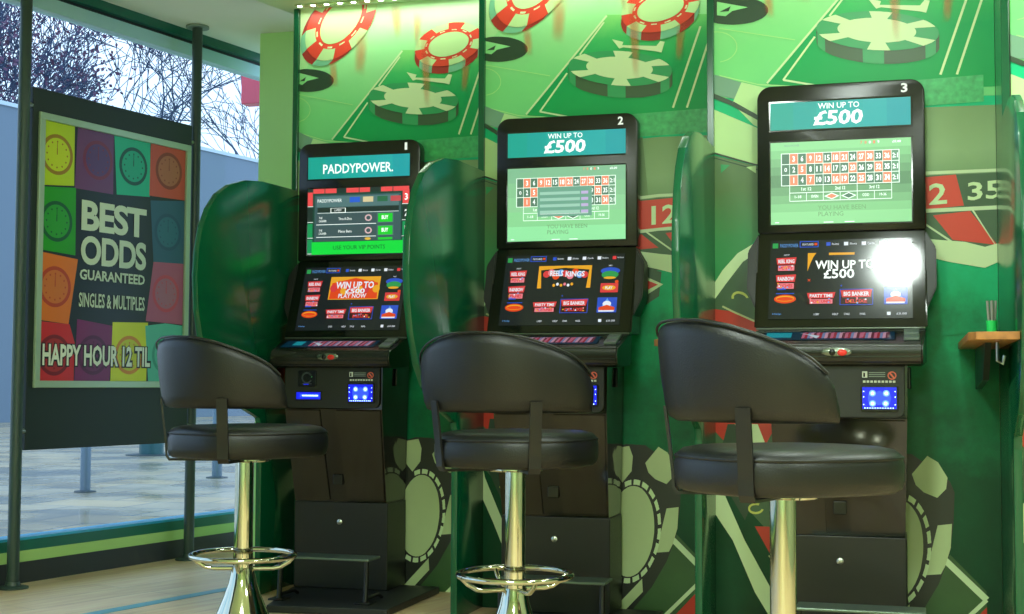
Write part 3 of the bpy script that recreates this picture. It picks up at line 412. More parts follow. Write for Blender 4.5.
('creamg',7,[(0.819,2.448),(0.82,2.44),(0.819,2.431),(0.816,2.422),(0.81,2.414),(0.803,2.406),(0.793,2.398),(0.782,2.391),(0.769,2.385),(0.756,2.38),(0.741,2.376),(0.726,2.373),(0.712,2.371),(0.697,2.371),(0.683,2.372),(0.67,2.375),(0.659,2.379),(0.649,2.384),(0.641,2.39),(0.635,2.397),(0.631,2.405),(0.63,2.413),(0.631,2.421),(0.634,2.43),(0.639,2.439),(0.647,2.447),(0.657,2.455),(0.668,2.462),(0.681,2.468),(0.694,2.473),(0.709,2.477),(0.724,2.48),(0.739,2.481),(0.753,2.481),(0.767,2.48),(0.78,2.477),(0.791,2.473),(0.801,2.468),(0.809,2.462),(0.815,2.455)]),
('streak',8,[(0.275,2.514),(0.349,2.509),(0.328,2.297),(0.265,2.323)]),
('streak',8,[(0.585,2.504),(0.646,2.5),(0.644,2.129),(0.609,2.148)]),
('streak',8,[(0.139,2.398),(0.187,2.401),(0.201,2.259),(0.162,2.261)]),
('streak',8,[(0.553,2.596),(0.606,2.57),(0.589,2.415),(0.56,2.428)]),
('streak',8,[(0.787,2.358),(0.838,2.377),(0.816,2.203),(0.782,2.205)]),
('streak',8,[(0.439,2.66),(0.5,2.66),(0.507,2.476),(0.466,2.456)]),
('cream',3,[(0.526,2.312),(0.573,2.298),(0.568,2.285),(0.708,2.273),(0.724,2.292),(0.742,2.288),(0.729,2.245),(0.708,2.251),(0.573,2.276),(0.556,2.272)]),
('chipdark',3,[(0.773,2.116),(0.77,2.106),(0.761,2.096),(0.748,2.087),(0.73,2.08),(0.708,2.074),(0.682,2.07),(0.653,2.067),(0.622,2.067),(0.589,2.068),(0.556,2.071),(0.522,2.075),(0.49,2.082),(0.459,2.09),(0.43,2.099),(0.404,2.109),(0.383,2.12),(0.366,2.132),(0.353,2.143),(0.346,2.155),(0.344,2.167),(0.347,2.177),(0.356,2.187),(0.37,2.196),(0.388,2.204),(0.411,2.209),(0.437,2.213),(0.467,2.216),(0.498,2.216),(0.531,2.215),(0.565,2.212),(0.598,2.207),(0.631,2.2),(0.661,2.192),(0.689,2.183),(0.714,2.173),(0.735,2.162),(0.752,2.151),(0.764,2.139),(0.771,2.128)]),
('chipdark',3,[(0.773,2.122),(0.769,2.111),(0.761,2.101),(0.748,2.093),(0.73,2.085),(0.708,2.079),(0.682,2.075),(0.653,2.073),(0.622,2.072),(0.589,2.073),(0.556,2.076),(0.522,2.081),(0.49,2.087),(0.458,2.095),(0.43,2.104),(0.404,2.114),(0.383,2.125),(0.366,2.137),(0.353,2.149),(0.346,2.161),(0.344,2.172),(0.347,2.183),(0.356,2.193),(0.37,2.202),(0.388,2.209),(0.411,2.215),(0.437,2.219),(0.467,2.221),(0.498,2.222),(0.531,2.22),(0.565,2.217),(0.598,2.212),(0.631,2.206),(0.661,2.198),(0.689,2.189),(0.714,2.179),(0.735,2.168),(0.752,2.156),(0.764,2.145),(0.771,2.133)]),
('chipdark',3,[(0.773,2.127),(0.769,2.116),(0.761,2.107),(0.748,2.098),(0.73,2.091),(0.708,2.085),(0.682,2.081),(0.653,2.078),(0.622,2.077),(0.589,2.079),(0.556,2.082),(0.522,2.086),(0.489,2.093),(0.458,2.1),(0.43,2.11),(0.404,2.12),(0.383,2.131),(0.365,2.142),(0.353,2.154),(0.346,2.166),(0.344,2.178),(0.347,2.188),(0.356,2.198),(0.37,2.207),(0.388,2.214),(0.411,2.22),(0.437,2.224),(0.467,2.227),(0.498,2.227),(0.531,2.226),(0.565,2.223),(0.598,2.218),(0.631,2.211),(0.661,2.203),(0.689,2.194),(0.714,2.184),(0.735,2.173),(0.752,2.162),(0.764,2.15),(0.771,2.138)]),
('chipdark',3,[(0.773,2.132),(0.769,2.122),(0.761,2.112),(0.748,2.103),(0.73,2.096),(0.708,2.09),(0.682,2.086),(0.653,2.084),(0.622,2.083),(0.589,2.084),(0.556,2.087),(0.522,2.092),(0.489,2.098),(0.458,2.106),(0.43,2.115),(0.404,2.125),(0.383,2.136),(0.365,2.148),(0.353,2.16),(0.346,2.172),(0.344,2.183),(0.347,2.194),(0.356,2.204),(0.37,2.213),(0.388,2.22),(0.411,2.226),(0.437,2.23),(0.467,2.232),(0.498,2.233),(0.531,2.231),(0.565,2.228),(0.598,2.223),(0.631,2.217),(0.661,2.209),(0.689,2.199),(0.714,2.189),(0.735,2.178),(0.752,2.167),(0.764,2.155),(0.771,2.144)]),
('chipdark',3,[(0.773,2.138),(0.769,2.127),(0.761,2.117),(0.748,2.109),(0.73,2.101),(0.708,2.096),(0.682,2.091),(0.653,2.089),(0.622,2.088),(0.589,2.089),(0.556,2.092),(0.522,2.097),(0.489,2.103),(0.458,2.111),(0.43,2.121),(0.404,2.131),(0.383,2.142),(0.365,2.153),(0.353,2.165),(0.346,2.177),(0.344,2.189),(0.347,2.199),(0.356,2.209),(0.369,2.218),(0.388,2.225),(0.411,2.231),(0.437,2.235),(0.466,2.238),(0.498,2.238),(0.531,2.237),(0.565,2.234),(0.598,2.229),(0.631,2.222),(0.661,2.214),(0.689,2.205),(0.714,2.195),(0.735,2.184),(0.752,2.172),(0.764,2.161),(0.771,2.149)]),
('chipdark',3,[(0.773,2.143),(0.769,2.133),(0.761,2.123),(0.748,2.114),(0.73,2.107),(0.708,2.101),(0.682,2.097),(0.653,2.094),(0.622,2.094),(0.589,2.095),(0.556,2.098),(0.522,2.103),(0.489,2.109),(0.458,2.117),(0.43,2.126),(0.404,2.136),(0.383,2.147),(0.365,2.159),(0.353,2.171),(0.345,2.183),(0.344,2.194),(0.347,2.205),(0.356,2.215),(0.369,2.223),(0.388,2.231),(0.411,2.237),(0.437,2.241),(0.466,2.243),(0.498,2.244),(0.531,2.242),(0.565,2.239),(0.598,2.234),(0.631,2.227),(0.661,2.219),(0.689,2.21),(0.714,2.2),(0.735,2.189),(0.752,2.178),(0.764,2.166),(0.771,2.154)]),
('chipdark',3,[(0.773,2.149),(0.769,2.138),(0.761,2.128),(0.748,2.12),(0.73,2.112),(0.708,2.106),(0.682,2.102),(0.653,2.1),(0.622,2.099),(0.589,2.1),(0.556,2.103),(0.522,2.108),(0.489,2.114),(0.458,2.122),(0.43,2.131),(0.404,2.142),(0.382,2.153),(0.365,2.164),(0.353,2.176),(0.345,2.188),(0.343,2.199),(0.347,2.21),(0.356,2.22),(0.369,2.229),(0.388,2.236),(0.411,2.242),(0.437,2.246),(0.466,2.249),(0.498,2.249),(0.531,2.248),(0.565,2.244),(0.598,2.239),(0.631,2.233),(0.661,2.225),(0.689,2.216),(0.714,2.205),(0.735,2.195),(0.752,2.183),(0.764,2.171),(0.771,2.16)]),
('chipdark',3,[(0.773,2.154),(0.769,2.143),(0.761,2.134),(0.748,2.125),(0.73,2.118),(0.707,2.112),(0.682,2.108),(0.653,2.105),(0.622,2.104),(0.589,2.106),(0.555,2.109),(0.522,2.113),(0.489,2.12),(0.458,2.128),(0.43,2.137),(0.404,2.147),(0.382,2.158),(0.365,2.17),(0.353,2.182),(0.345,2.193),(0.343,2.205),(0.347,2.216),(0.355,2.226),(0.369,2.234),(0.388,2.242),(0.411,2.248),(0.437,2.252),(0.466,2.254),(0.498,2.254),(0.531,2.253),(0.565,2.25),(0.598,2.245),(0.631,2.238),(0.661,2.23),(0.689,2.221),(0.714,2.211),(0.735,2.2),(0.752,2.188),(0.764,2.177),(0.771,2.165)]),
('chipdark',3,[(0.773,2.159),(0.769,2.149),(0.761,2.139),(0.747,2.13),(0.73,2.123),(0.707,2.117),(0.682,2.113),(0.653,2.11),(0.622,2.11),(0.589,2.111),(0.555,2.114),(0.522,2.119),(0.489,2.125),(0.458,2.133),(0.429,2.142),(0.404,2.153),(0.382,2.164),(0.365,2.175),(0.353,2.187),(0.345,2.199),(0.343,2.21),(0.347,2.221),(0.355,2.231),(0.369,2.24),(0.388,2.247),(0.41,2.253),(0.437,2.257),(0.466,2.259),(0.498,2.26),(0.531,2.258),(0.565,2.255),(0.598,2.25),(0.63,2.244),(0.661,2.236),(0.689,2.226),(0.714,2.216),(0.735,2.205),(0.752,2.194),(0.764,2.182),(0.771,2.171)]),
('chipgreen',4,[(0.582,2.117),(0.569,2.118),(0.557,2.119),(0.544,2.121),(0.532,2.123),(0.519,2.125),(0.507,2.127),(0.508,2.078),(0.52,2.076),(0.532,2.074),(0.545,2.072),(0.557,2.071),(0.57,2.069),(0.582,2.068)]),
('chipgreen',4,[(0.761,2.144),(0.756,2.141),(0.751,2.138),(0.746,2.135),(0.739,2.132),(0.732,2.129),(0.725,2.127),(0.725,2.079),(0.733,2.081),(0.74,2.084),(0.746,2.086),(0.752,2.089),(0.757,2.093),(0.761,2.096)]),
('chipgreen',4,[(0.374,2.174),(0.368,2.179),(0.362,2.183),(0.357,2.187),(0.353,2.192),(0.35,2.196),(0.347,2.201),(0.348,2.151),(0.35,2.147),(0.354,2.142),(0.358,2.138),(0.363,2.134),(0.368,2.129),(0.375,2.125)]),
('chipgreen',5,[(0.772,2.165),(0.769,2.154),(0.761,2.144),(0.747,2.136),(0.73,2.128),(0.707,2.123),(0.682,2.118),(0.653,2.116),(0.622,2.115),(0.589,2.116),(0.555,2.119),(0.522,2.124),(0.489,2.131),(0.458,2.139),(0.429,2.148),(0.404,2.158),(0.382,2.169),(0.365,2.181),(0.353,2.193),(0.345,2.204),(0.343,2.216),(0.347,2.227),(0.355,2.237),(0.369,2.245),(0.388,2.253),(0.41,2.259),(0.437,2.263),(0.466,2.265),(0.498,2.265),(0.531,2.264),(0.565,2.261),(0.598,2.256),(0.63,2.249),(0.661,2.241),(0.689,2.232),(0.714,2.222),(0.735,2.211),(0.752,2.199),(0.764,2.188),(0.771,2.176)]),
('cream',6,[(0.694,2.176),(0.692,2.169),(0.687,2.163),(0.678,2.158),(0.667,2.153),(0.652,2.15),(0.636,2.147),(0.617,2.146),(0.597,2.145),(0.576,2.146),(0.555,2.148),(0.533,2.151),(0.512,2.155),(0.492,2.16),(0.474,2.166),(0.458,2.173),(0.444,2.18),(0.433,2.187),(0.425,2.194),(0.42,2.202),(0.419,2.209),(0.421,2.216),(0.427,2.222),(0.436,2.227),(0.447,2.232),(0.462,2.235),(0.479,2.238),(0.497,2.239),(0.518,2.24),(0.539,2.239),(0.56,2.237),(0.582,2.233),(0.603,2.229),(0.622,2.224),(0.641,2.218),(0.657,2.212),(0.67,2.205),(0.681,2.198),(0.689,2.19),(0.693,2.183)]),
('cream',6,[(0.604,2.116),(0.594,2.116),(0.583,2.117),(0.573,2.118),(0.563,2.119),(0.553,2.12),(0.542,2.121),(0.532,2.123),(0.522,2.124),(0.541,2.157),(0.546,2.156),(0.551,2.156),(0.556,2.155),(0.561,2.154),(0.567,2.154),(0.572,2.153),(0.577,2.153),(0.582,2.153)]),
('cream',6,[(0.76,2.143),(0.756,2.141),(0.752,2.138),(0.747,2.135),(0.742,2.133),(0.736,2.131),(0.731,2.129),(0.724,2.127),(0.718,2.125),(0.639,2.157),(0.642,2.158),(0.646,2.159),(0.649,2.16),(0.651,2.161),(0.654,2.163),(0.656,2.164),(0.658,2.165),(0.66,2.167)]),
('cream',6,[(0.719,2.219),(0.726,2.216),(0.732,2.213),(0.738,2.209),(0.743,2.206),(0.748,2.202),(0.752,2.199),(0.757,2.195),(0.76,2.191),(0.661,2.191),(0.659,2.193),(0.657,2.194),(0.654,2.196),(0.652,2.198),(0.649,2.2),(0.646,2.201),(0.643,2.203),(0.64,2.205)]),
('cream',6,[(0.531,2.264),(0.541,2.263),(0.551,2.262),(0.562,2.261),(0.572,2.26),(0.582,2.258),(0.592,2.257),(0.603,2.255),(0.613,2.253),(0.586,2.222),(0.581,2.222),(0.576,2.223),(0.571,2.224),(0.566,2.225),(0.561,2.226),(0.556,2.226),(0.551,2.227),(0.545,2.227)]),
('cream',6,[(0.364,2.243),(0.369,2.245),(0.374,2.248),(0.379,2.25),(0.385,2.252),(0.392,2.254),(0.399,2.256),(0.406,2.258),(0.413,2.259),(0.487,2.224),(0.483,2.224),(0.48,2.223),(0.476,2.222),(0.473,2.221),(0.47,2.22),(0.467,2.219),(0.465,2.217),(0.462,2.216)]),
('cream',6,[(0.394,2.163),(0.387,2.166),(0.381,2.17),(0.376,2.173),(0.37,2.177),(0.365,2.18),(0.361,2.184),(0.357,2.188),(0.354,2.191),(0.457,2.191),(0.459,2.189),(0.461,2.187),(0.463,2.185),(0.466,2.183),(0.468,2.182),(0.471,2.18),(0.474,2.178),(0.477,2.177)]),
('olive',2,[(0.425,1.887),(0.721,1.903),(1.02,1.9),(1.02,1.627),(1.016,1.403),(0.421,1.417)]),
('shadesoft',3,[(0.467,1.878),(0.652,1.905),(0.683,1.572),(0.457,1.525)]),
('cream2',3,[(0.563,1.659),(0.718,1.673),(1.02,1.674),(1.02,1.663),(0.718,1.661),(0.563,1.645)]),
('pocket',3,[(0.563,1.641),(0.718,1.657),(1.02,1.66),(1.02,1.635),(1.018,1.537),(0.717,1.532),(0.562,1.518)]),
('red',4,[(0.591,1.644),(0.823,1.658),(0.849,1.547),(0.603,1.528)]),
('cream2',4,[(0.562,1.526),(0.717,1.539),(1.018,1.544),(1.018,1.53),(0.717,1.525),(0.562,1.508)]),
('pocket',3,[(0.562,1.515),(0.717,1.528),(1.018,1.533),(1.016,1.386),(0.56,1.353)]),
('red',4,[(0.744,1.515),(0.869,1.527),(0.96,1.405),(0.81,1.426)]),
('red',4,[(0.52,1.498),(0.648,1.512),(0.716,1.457),(0.561,1.446)]),
('cream2',5,[(0.873,1.532),(0.974,1.392),(0.979,1.396),(0.878,1.536)]),
('cream2',5,[(0.663,1.52),(0.805,1.416),(0.809,1.422),(0.667,1.525)]),
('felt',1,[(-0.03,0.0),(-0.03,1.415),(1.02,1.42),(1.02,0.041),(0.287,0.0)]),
('cream',6,[(0.492,1.463),(0.63,1.445),(0.729,1.431),(0.851,1.418),(0.917,1.399),(1.017,1.41),(1.016,1.344),(0.916,1.325),(0.799,1.348),(0.728,1.367),(0.612,1.395),(0.491,1.419)]),
('pocket',5,[(0.491,1.412),(0.623,1.384),(0.728,1.36),(0.713,1.215),(0.489,1.217)]),
('cream',6,[(0.646,1.351),(0.735,1.31),(0.652,1.258)]),
('red',7,[(0.646,1.337),(0.714,1.309),(0.645,1.276)]),
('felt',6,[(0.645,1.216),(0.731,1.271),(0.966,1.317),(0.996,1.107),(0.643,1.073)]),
('slate',3,[(-0.03,2.065),(0.071,2.029),(0.049,1.968),(-0.03,1.99)]),
('creamg',3,[(0.071,2.031),(0.204,1.99),(0.203,1.821),(0.114,1.869),(0.037,1.953)]),
('creamg',3,[(-0.03,1.933),(0.203,1.821),(0.202,1.701),(0.12,1.718),(-0.03,1.771)]),
('black',4,[(-0.03,1.974),(0.034,1.945),(0.04,1.96),(-0.03,1.993)]),
('black',4,[(0.033,1.945),(0.199,1.843),(0.207,1.857),(0.041,1.96)]),
('black',4,[(-0.03,1.766),(0.119,1.718),(0.12,1.724),(-0.03,1.773)]),
('black',4,[(0.119,1.718),(0.202,1.702),(0.203,1.708),(0.12,1.724)]),
('black',4,[(-0.03,1.75),(0.119,1.702),(0.12,1.706),(-0.03,1.753)]),
('black',4,[(0.119,1.702),(0.202,1.687),(0.203,1.69),(0.12,1.706)]),
('olivedark',2,[(-0.03,1.761),(0.15,1.708),(0.148,1.481),(-0.002,1.295),(-0.03,1.274)]),
('chipgreen',4,[(-0.007,1.727),(0.027,1.723),(-0.006,1.694)]),
('creamg',4,[(0.087,1.713),(0.122,1.717),(0.122,1.689)]),
('pocket',3,[(-0.03,1.293),(0.01,1.333),(0.148,1.45),(0.146,1.08),(-0.03,1.081)]),
('cream',4,[(-0.03,1.29),(-0.002,1.333),(0.054,1.395),(0.148,1.45),(0.148,1.412),(0.073,1.363),(0.01,1.282),(-0.03,1.228)]),
('reddeep',5,[(-0.03,1.19),(0.035,1.181),(0.146,1.13),(0.145,0.93),(-0.03,0.929)]),
('thin2',6,[(-0.004,1.197),(0.033,1.178),(0.036,1.184),(-0.001,1.203)]),
('thin2',6,[(0.033,1.178),(0.145,1.127),(0.148,1.133),(0.036,1.184)]),
('yellow',6,[(0.032,1.227),(0.031,1.232),(0.04,1.232),(0.04,1.228)]),
('yellow',6,[(0.031,1.232),(0.031,1.238),(0.04,1.236),(0.04,1.232)]),
('yellow',6,[(0.031,1.238),(0.034,1.243),(0.041,1.239),(0.04,1.236)]),
('yellow',6,[(0.034,1.243),(0.037,1.248),(0.044,1.242),(0.041,1.239)]),
('yellow',6,[(0.037,1.248),(0.042,1.251),(0.047,1.244),(0.044,1.242)]),
('yellow',6,[(0.042,1.251),(0.048,1.254),(0.051,1.245),(0.047,1.244)]),
('yellow',6,[(0.048,1.254),(0.055,1.255),(0.056,1.246),(0.051,1.245)]),
('yellow',6,[(0.055,1.255),(0.062,1.254),(0.061,1.245),(0.056,1.246)]),
('yellow',6,[(0.062,1.254),(0.069,1.253),(0.066,1.244),(0.061,1.245)]),
('yellow',6,[(0.069,1.253),(0.076,1.25),(0.071,1.242),(0.066,1.244)]),
('yellow',6,[(0.076,1.25),(0.082,1.246),(0.076,1.239),(0.071,1.242)]),
('yellow',6,[(0.082,1.246),(0.087,1.241),(0.08,1.236),(0.076,1.239)]),
('yellow',6,[(0.087,1.241),(0.091,1.236),(0.083,1.233),(0.08,1.236)]),
('yellow',6,[(0.091,1.236),(0.093,1.23),(0.085,1.229),(0.083,1.233)]),
('pocket',2,[(-0.03,0.819),(0.24,0.821),(0.344,0.607),(0.376,0.146),(-0.007,0.563),(-0.03,0.605)]),
('reddeep',3,[(-0.03,0.751),(-0.03,1.113),(0.188,1.112),(0.24,0.857),(0.102,0.602),(-0.029,0.738)]),
('cream',4,[(0.041,0.768),(0.124,0.769),(0.188,0.604),(0.149,0.574)]),
('black',3,[(-0.029,0.599),(0.015,0.768),(0.052,0.768),(0.145,0.574),(0.076,0.42)]),
('cream',5,[(-0.03,0.561),(-0.004,0.527),(0.075,0.348),(0.172,0.172),(0.27,0.034),(0.219,0.0),(0.211,0.0),(0.111,0.162),(0.032,0.346),(-0.03,0.437)]),
('yellow',6,[(0.144,0.461),(0.14,0.454),(0.133,0.457),(0.136,0.462)]),
('yellow',6,[(0.14,0.454),(0.133,0.448),(0.128,0.454),(0.133,0.457)]),
('yellow',6,[(0.133,0.448),(0.124,0.444),(0.122,0.452),(0.128,0.454)]),
('yellow',6,[(0.124,0.444),(0.114,0.443),(0.115,0.451),(0.122,0.452)]),
('yellow',6,[(0.114,0.443),(0.104,0.444),(0.108,0.452),(0.115,0.451)]),
('yellow',6,[(0.104,0.444),(0.096,0.448),(0.101,0.454),(0.108,0.452)]),
('yellow',6,[(0.096,0.448),(0.09,0.454),(0.097,0.457),(0.101,0.454)]),
('yellow',6,[(0.09,0.454),(0.088,0.461),(0.095,0.462),(0.097,0.457)]),
('yellow',6,[(0.088,0.461),(0.089,0.468),(0.096,0.466),(0.095,0.462)]),
('yellow',6,[(0.089,0.468),(0.093,0.475),(0.1,0.471),(0.096,0.466)]),
('yellow',6,[(0.093,0.475),(0.101,0.48),(0.105,0.474),(0.1,0.471)]),
('yellow',6,[(0.101,0.48),(0.11,0.483),(0.112,0.476),(0.105,0.474)]),
('yellow',6,[(0.11,0.483),(0.12,0.484),(0.119,0.476),(0.112,0.476)]),
('yellow',6,[(0.12,0.484),(0.13,0.482),(0.126,0.475),(0.119,0.476)]),
('yellow',6,[(0.058,0.487),(0.058,0.491),(0.065,0.49),(0.066,0.487)]),
('yellow',6,[(0.058,0.491),(0.06,0.496),(0.067,0.493),(0.065,0.49)]),
('yellow',6,[(0.06,0.496),(0.063,0.499),(0.07,0.495),(0.067,0.493)]),
('yellow',6,[(0.063,0.499),(0.069,0.503),(0.074,0.497),(0.07,0.495)]),
('yellow',6,[(0.069,0.503),(0.076,0.505),(0.08,0.499),(0.074,0.497)]),
('yellow',6,[(0.076,0.505),(0.084,0.507),(0.087,0.5),(0.08,0.499)]),
('yellow',6,[(0.084,0.507),(0.093,0.508),(0.095,0.5),(0.087,0.5)]),
('yellow',6,[(0.093,0.508),(0.103,0.508),(0.103,0.5),(0.095,0.5)]),
('yellow',6,[(0.103,0.508),(0.113,0.507),(0.112,0.499),(0.103,0.5)]),
('yellow',6,[(0.113,0.507),(0.123,0.505),(0.121,0.498),(0.112,0.499)]),
('yellow',6,[(0.123,0.505),(0.133,0.503),(0.129,0.496),(0.121,0.498)]),
('yellow',6,[(0.133,0.503),(0.142,0.5),(0.137,0.493),(0.129,0.496)]),
('yellow',6,[(0.142,0.5),(0.149,0.496),(0.144,0.491),(0.137,0.493)]),
('yellow',6,[(0.149,0.496),(0.156,0.492),(0.149,0.488),(0.144,0.491)]),
('reddeep',6,[(0.112,0.399),(0.221,0.4),(0.22,0.24),(0.17,0.296)]),
('thin2',6,[(0.16,0.295),(0.241,0.169),(0.244,0.172),(0.164,0.297)]),
('chipblk',3,[(0.504,0.0),(0.504,0.649),(0.583,0.674),(0.662,0.67),(0.741,0.615),(0.79,0.577),(0.805,0.539),(0.8,0.424),(0.782,0.309),(0.748,0.218),(0.688,0.114),(0.61,0.021),(0.57,0.0)]),
('oliv3',2,[(0.786,0.324),(0.907,0.2),(0.907,0.0),(0.587,0.0),(0.688,0.114)]),
('cream',4,[(0.755,0.303),(0.899,0.164),(0.915,0.18),(0.77,0.319)]),
('cream',4,[(0.902,0.177),(0.726,0.0),(0.747,0.0),(0.912,0.167)]),
('reddeep',3,[(0.773,0.0),(0.907,0.147),(0.907,0.0)]),
('cream3',5,[(0.662,0.6),(0.715,0.665),(0.751,0.643),(0.782,0.59),(0.777,0.551),(0.747,0.519),(0.702,0.537),(0.675,0.562)]),
('cream3',5,[(0.537,0.656),(0.597,0.666),(0.612,0.625),(0.607,0.567),(0.57,0.521),(0.537,0.559)]),
('cream3',5,[(0.747,0.423),(0.795,0.43),(0.79,0.347),(0.771,0.283),(0.756,0.254),(0.708,0.249),(0.722,0.32)]),
('cream3',5,[(0.518,0.004),(0.649,0.144),(0.652,0.093),(0.583,0.02)]),
('cream',5,[(0.578,0.522),(0.582,0.524),(0.585,0.526),(0.589,0.527),(0.592,0.529),(0.596,0.53),(0.599,0.531),(0.603,0.532),(0.606,0.533),(0.606,0.512),(0.603,0.512),(0.6,0.511),(0.596,0.51),(0.593,0.509),(0.59,0.507),(0.587,0.506),(0.584,0.505),(0.581,0.503)]),
('cream',5,[(0.616,0.534),(0.619,0.534),(0.623,0.534),(0.626,0.534),(0.629,0.533),(0.633,0.533),(0.636,0.532),(0.639,0.531),(0.643,0.53),(0.639,0.51),(0.636,0.511),(0.633,0.512),(0.63,0.512),(0.627,0.513),(0.624,0.513),(0.621,0.513),(0.618,0.513),(0.614,0.513)]),
('cream',5,[(0.652,0.526),(0.655,0.525),(0.658,0.523),(0.661,0.521),(0.664,0.519),(0.667,0.517),(0.67,0.514),(0.673,0.512),(0.676,0.509),(0.668,0.491),(0.666,0.493),(0.663,0.496),(0.661,0.498),(0.658,0.5),(0.655,0.502),(0.652,0.503),(0.65,0.505),(0.647,0.507)]),
('cream',5,[(0.683,0.501),(0.686,0.497),(0.688,0.494),(0.691,0.49),(0.693,0.487),(0.695,0.483),(0.697,0.479),(0.7,0.475),(0.702,0.471),(0.692,0.457),(0.69,0.46),(0.688,0.464),(0.686,0.468),(0.684,0.471),(0.682,0.474),(0.68,0.477),(0.677,0.48),(0.675,0.483)]),
('cream',5,[(0.707,0.459),(0.709,0.454),(0.71,0.45),(0.712,0.445),(0.713,0.44),(0.715,0.435),(0.716,0.43),(0.717,0.425),(0.719,0.42),(0.707,0.411),(0.706,0.416),(0.705,0.42),(0.704,0.425),(0.702,0.429),(0.701,0.433),(0.7,0.438),(0.698,0.442),(0.697,0.446)]),
('cream',5,[(0.721,0.405),(0.722,0.4),(0.723,0.395),(0.723,0.389),(0.724,0.384),(0.724,0.378),(0.724,0.372),(0.725,0.367),(0.725,0.361),(0.713,0.358),(0.713,0.363),(0.712,0.368),(0.712,0.373),(0.712,0.378),(0.711,0.383),(0.711,0.388),(0.71,0.393),(0.709,0.398)]),
('cream',5,[(0.725,0.345),(0.724,0.339),(0.724,0.333),(0.724,0.328),(0.723,0.322),(0.722,0.316),(0.722,0.31),(0.721,0.305),(0.72,0.299),(0.708,0.302),(0.709,0.307),(0.71,0.312),(0.71,0.317),(0.711,0.322),(0.712,0.328),(0.712,0.333),(0.712,0.338),(0.713,0.343)]),
('cream',5,[(0.717,0.283),(0.716,0.277),(0.714,0.272),(0.713,0.266),(0.711,0.261),(0.71,0.255),(0.708,0.25),(0.706,0.245),(0.704,0.239),(0.694,0.248),(0.696,0.253),(0.697,0.258),(0.699,0.263),(0.7,0.267),(0.702,0.272),(0.703,0.277),(0.704,0.282),(0.705,0.288)]),
('cream',5,[(0.699,0.225),(0.696,0.22),(0.694,0.215),(0.692,0.211),(0.689,0.206),(0.687,0.201),(0.684,0.197),(0.682,0.192),(0.679,0.188),(0.672,0.202),(0.674,0.206),(0.676,0.21),(0.679,0.214),(0.681,0.218),(0.683,0.222),(0.685,0.227),(0.687,0.231),(0.689,0.235)]),
('cream',5,[(0.671,0.177),(0.669,0.173),(0.666,0.169),(0.663,0.166),(0.66,0.162),(0.657,0.159),(0.653,0.156),(0.65,0.153),(0.647,0.15),(0.643,0.167),(0.646,0.17),(0.648,0.173),(0.651,0.176),(0.654,0.179),(0.657,0.182),(0.659,0.185),(0.662,0.188),(0.665,0.192)]),
('cream',5,[(0.638,0.142),(0.635,0.14),(0.631,0.138),(0.628,0.136),(0.625,0.134),(0.621,0.132),(0.618,0.13),(0.614,0.129),(0.611,0.128),(0.61,0.148),(0.613,0.149),(0.616,0.15),(0.619,0.152),(0.622,0.153),(0.626,0.155),(0.629,0.157),(0.632,0.159),(0.635,0.161)]),
('cream',5,[(0.601,0.125),(0.598,0.124),(0.594,0.124),(0.591,0.123),(0.587,0.123),(0.584,0.123),(0.581,0.123),(0.577,0.124),(0.574,0.124),(0.577,0.144),(0.58,0.144),(0.583,0.144),(0.586,0.144),(0.589,0.144),(0.592,0.144),(0.595,0.144),(0.598,0.145),(0.601,0.145)]),
('cream',5,[(0.565,0.126),(0.561,0.127),(0.558,0.129),(0.555,0.13),(0.552,0.132),(0.549,0.133),(0.545,0.135),(0.542,0.137),(0.539,0.139),(0.546,0.158),(0.548,0.156),(0.551,0.155),(0.554,0.153),(0.557,0.151),(0.56,0.15),(0.563,0.149),(0.566,0.147),(0.568,0.146)]),
('cream3',5,[(0.697,0.323),(0.693,0.296),(0.688,0.268),(0.68,0.243),(0.67,0.219),(0.658,0.198),(0.645,0.181),(0.632,0.166),(0.617,0.156),(0.602,0.15),(0.587,0.149),(0.573,0.152),(0.559,0.159),(0.546,0.17),(0.535,0.185),(0.525,0.204),(0.517,0.226),(0.511,0.251),(0.508,0.277),(0.507,0.305),(0.508,0.333),(0.512,0.361),(0.518,0.389),(0.526,0.415),(0.536,0.438),(0.548,0.459),(0.561,0.477),(0.575,0.491),(0.589,0.501),(0.604,0.507),(0.619,0.508),(0.634,0.505),(0.648,0.498),(0.66,0.486),(0.671,0.471),(0.681,0.452),(0.689,0.43),(0.694,0.405),(0.697,0.379),(0.698,0.351)])]

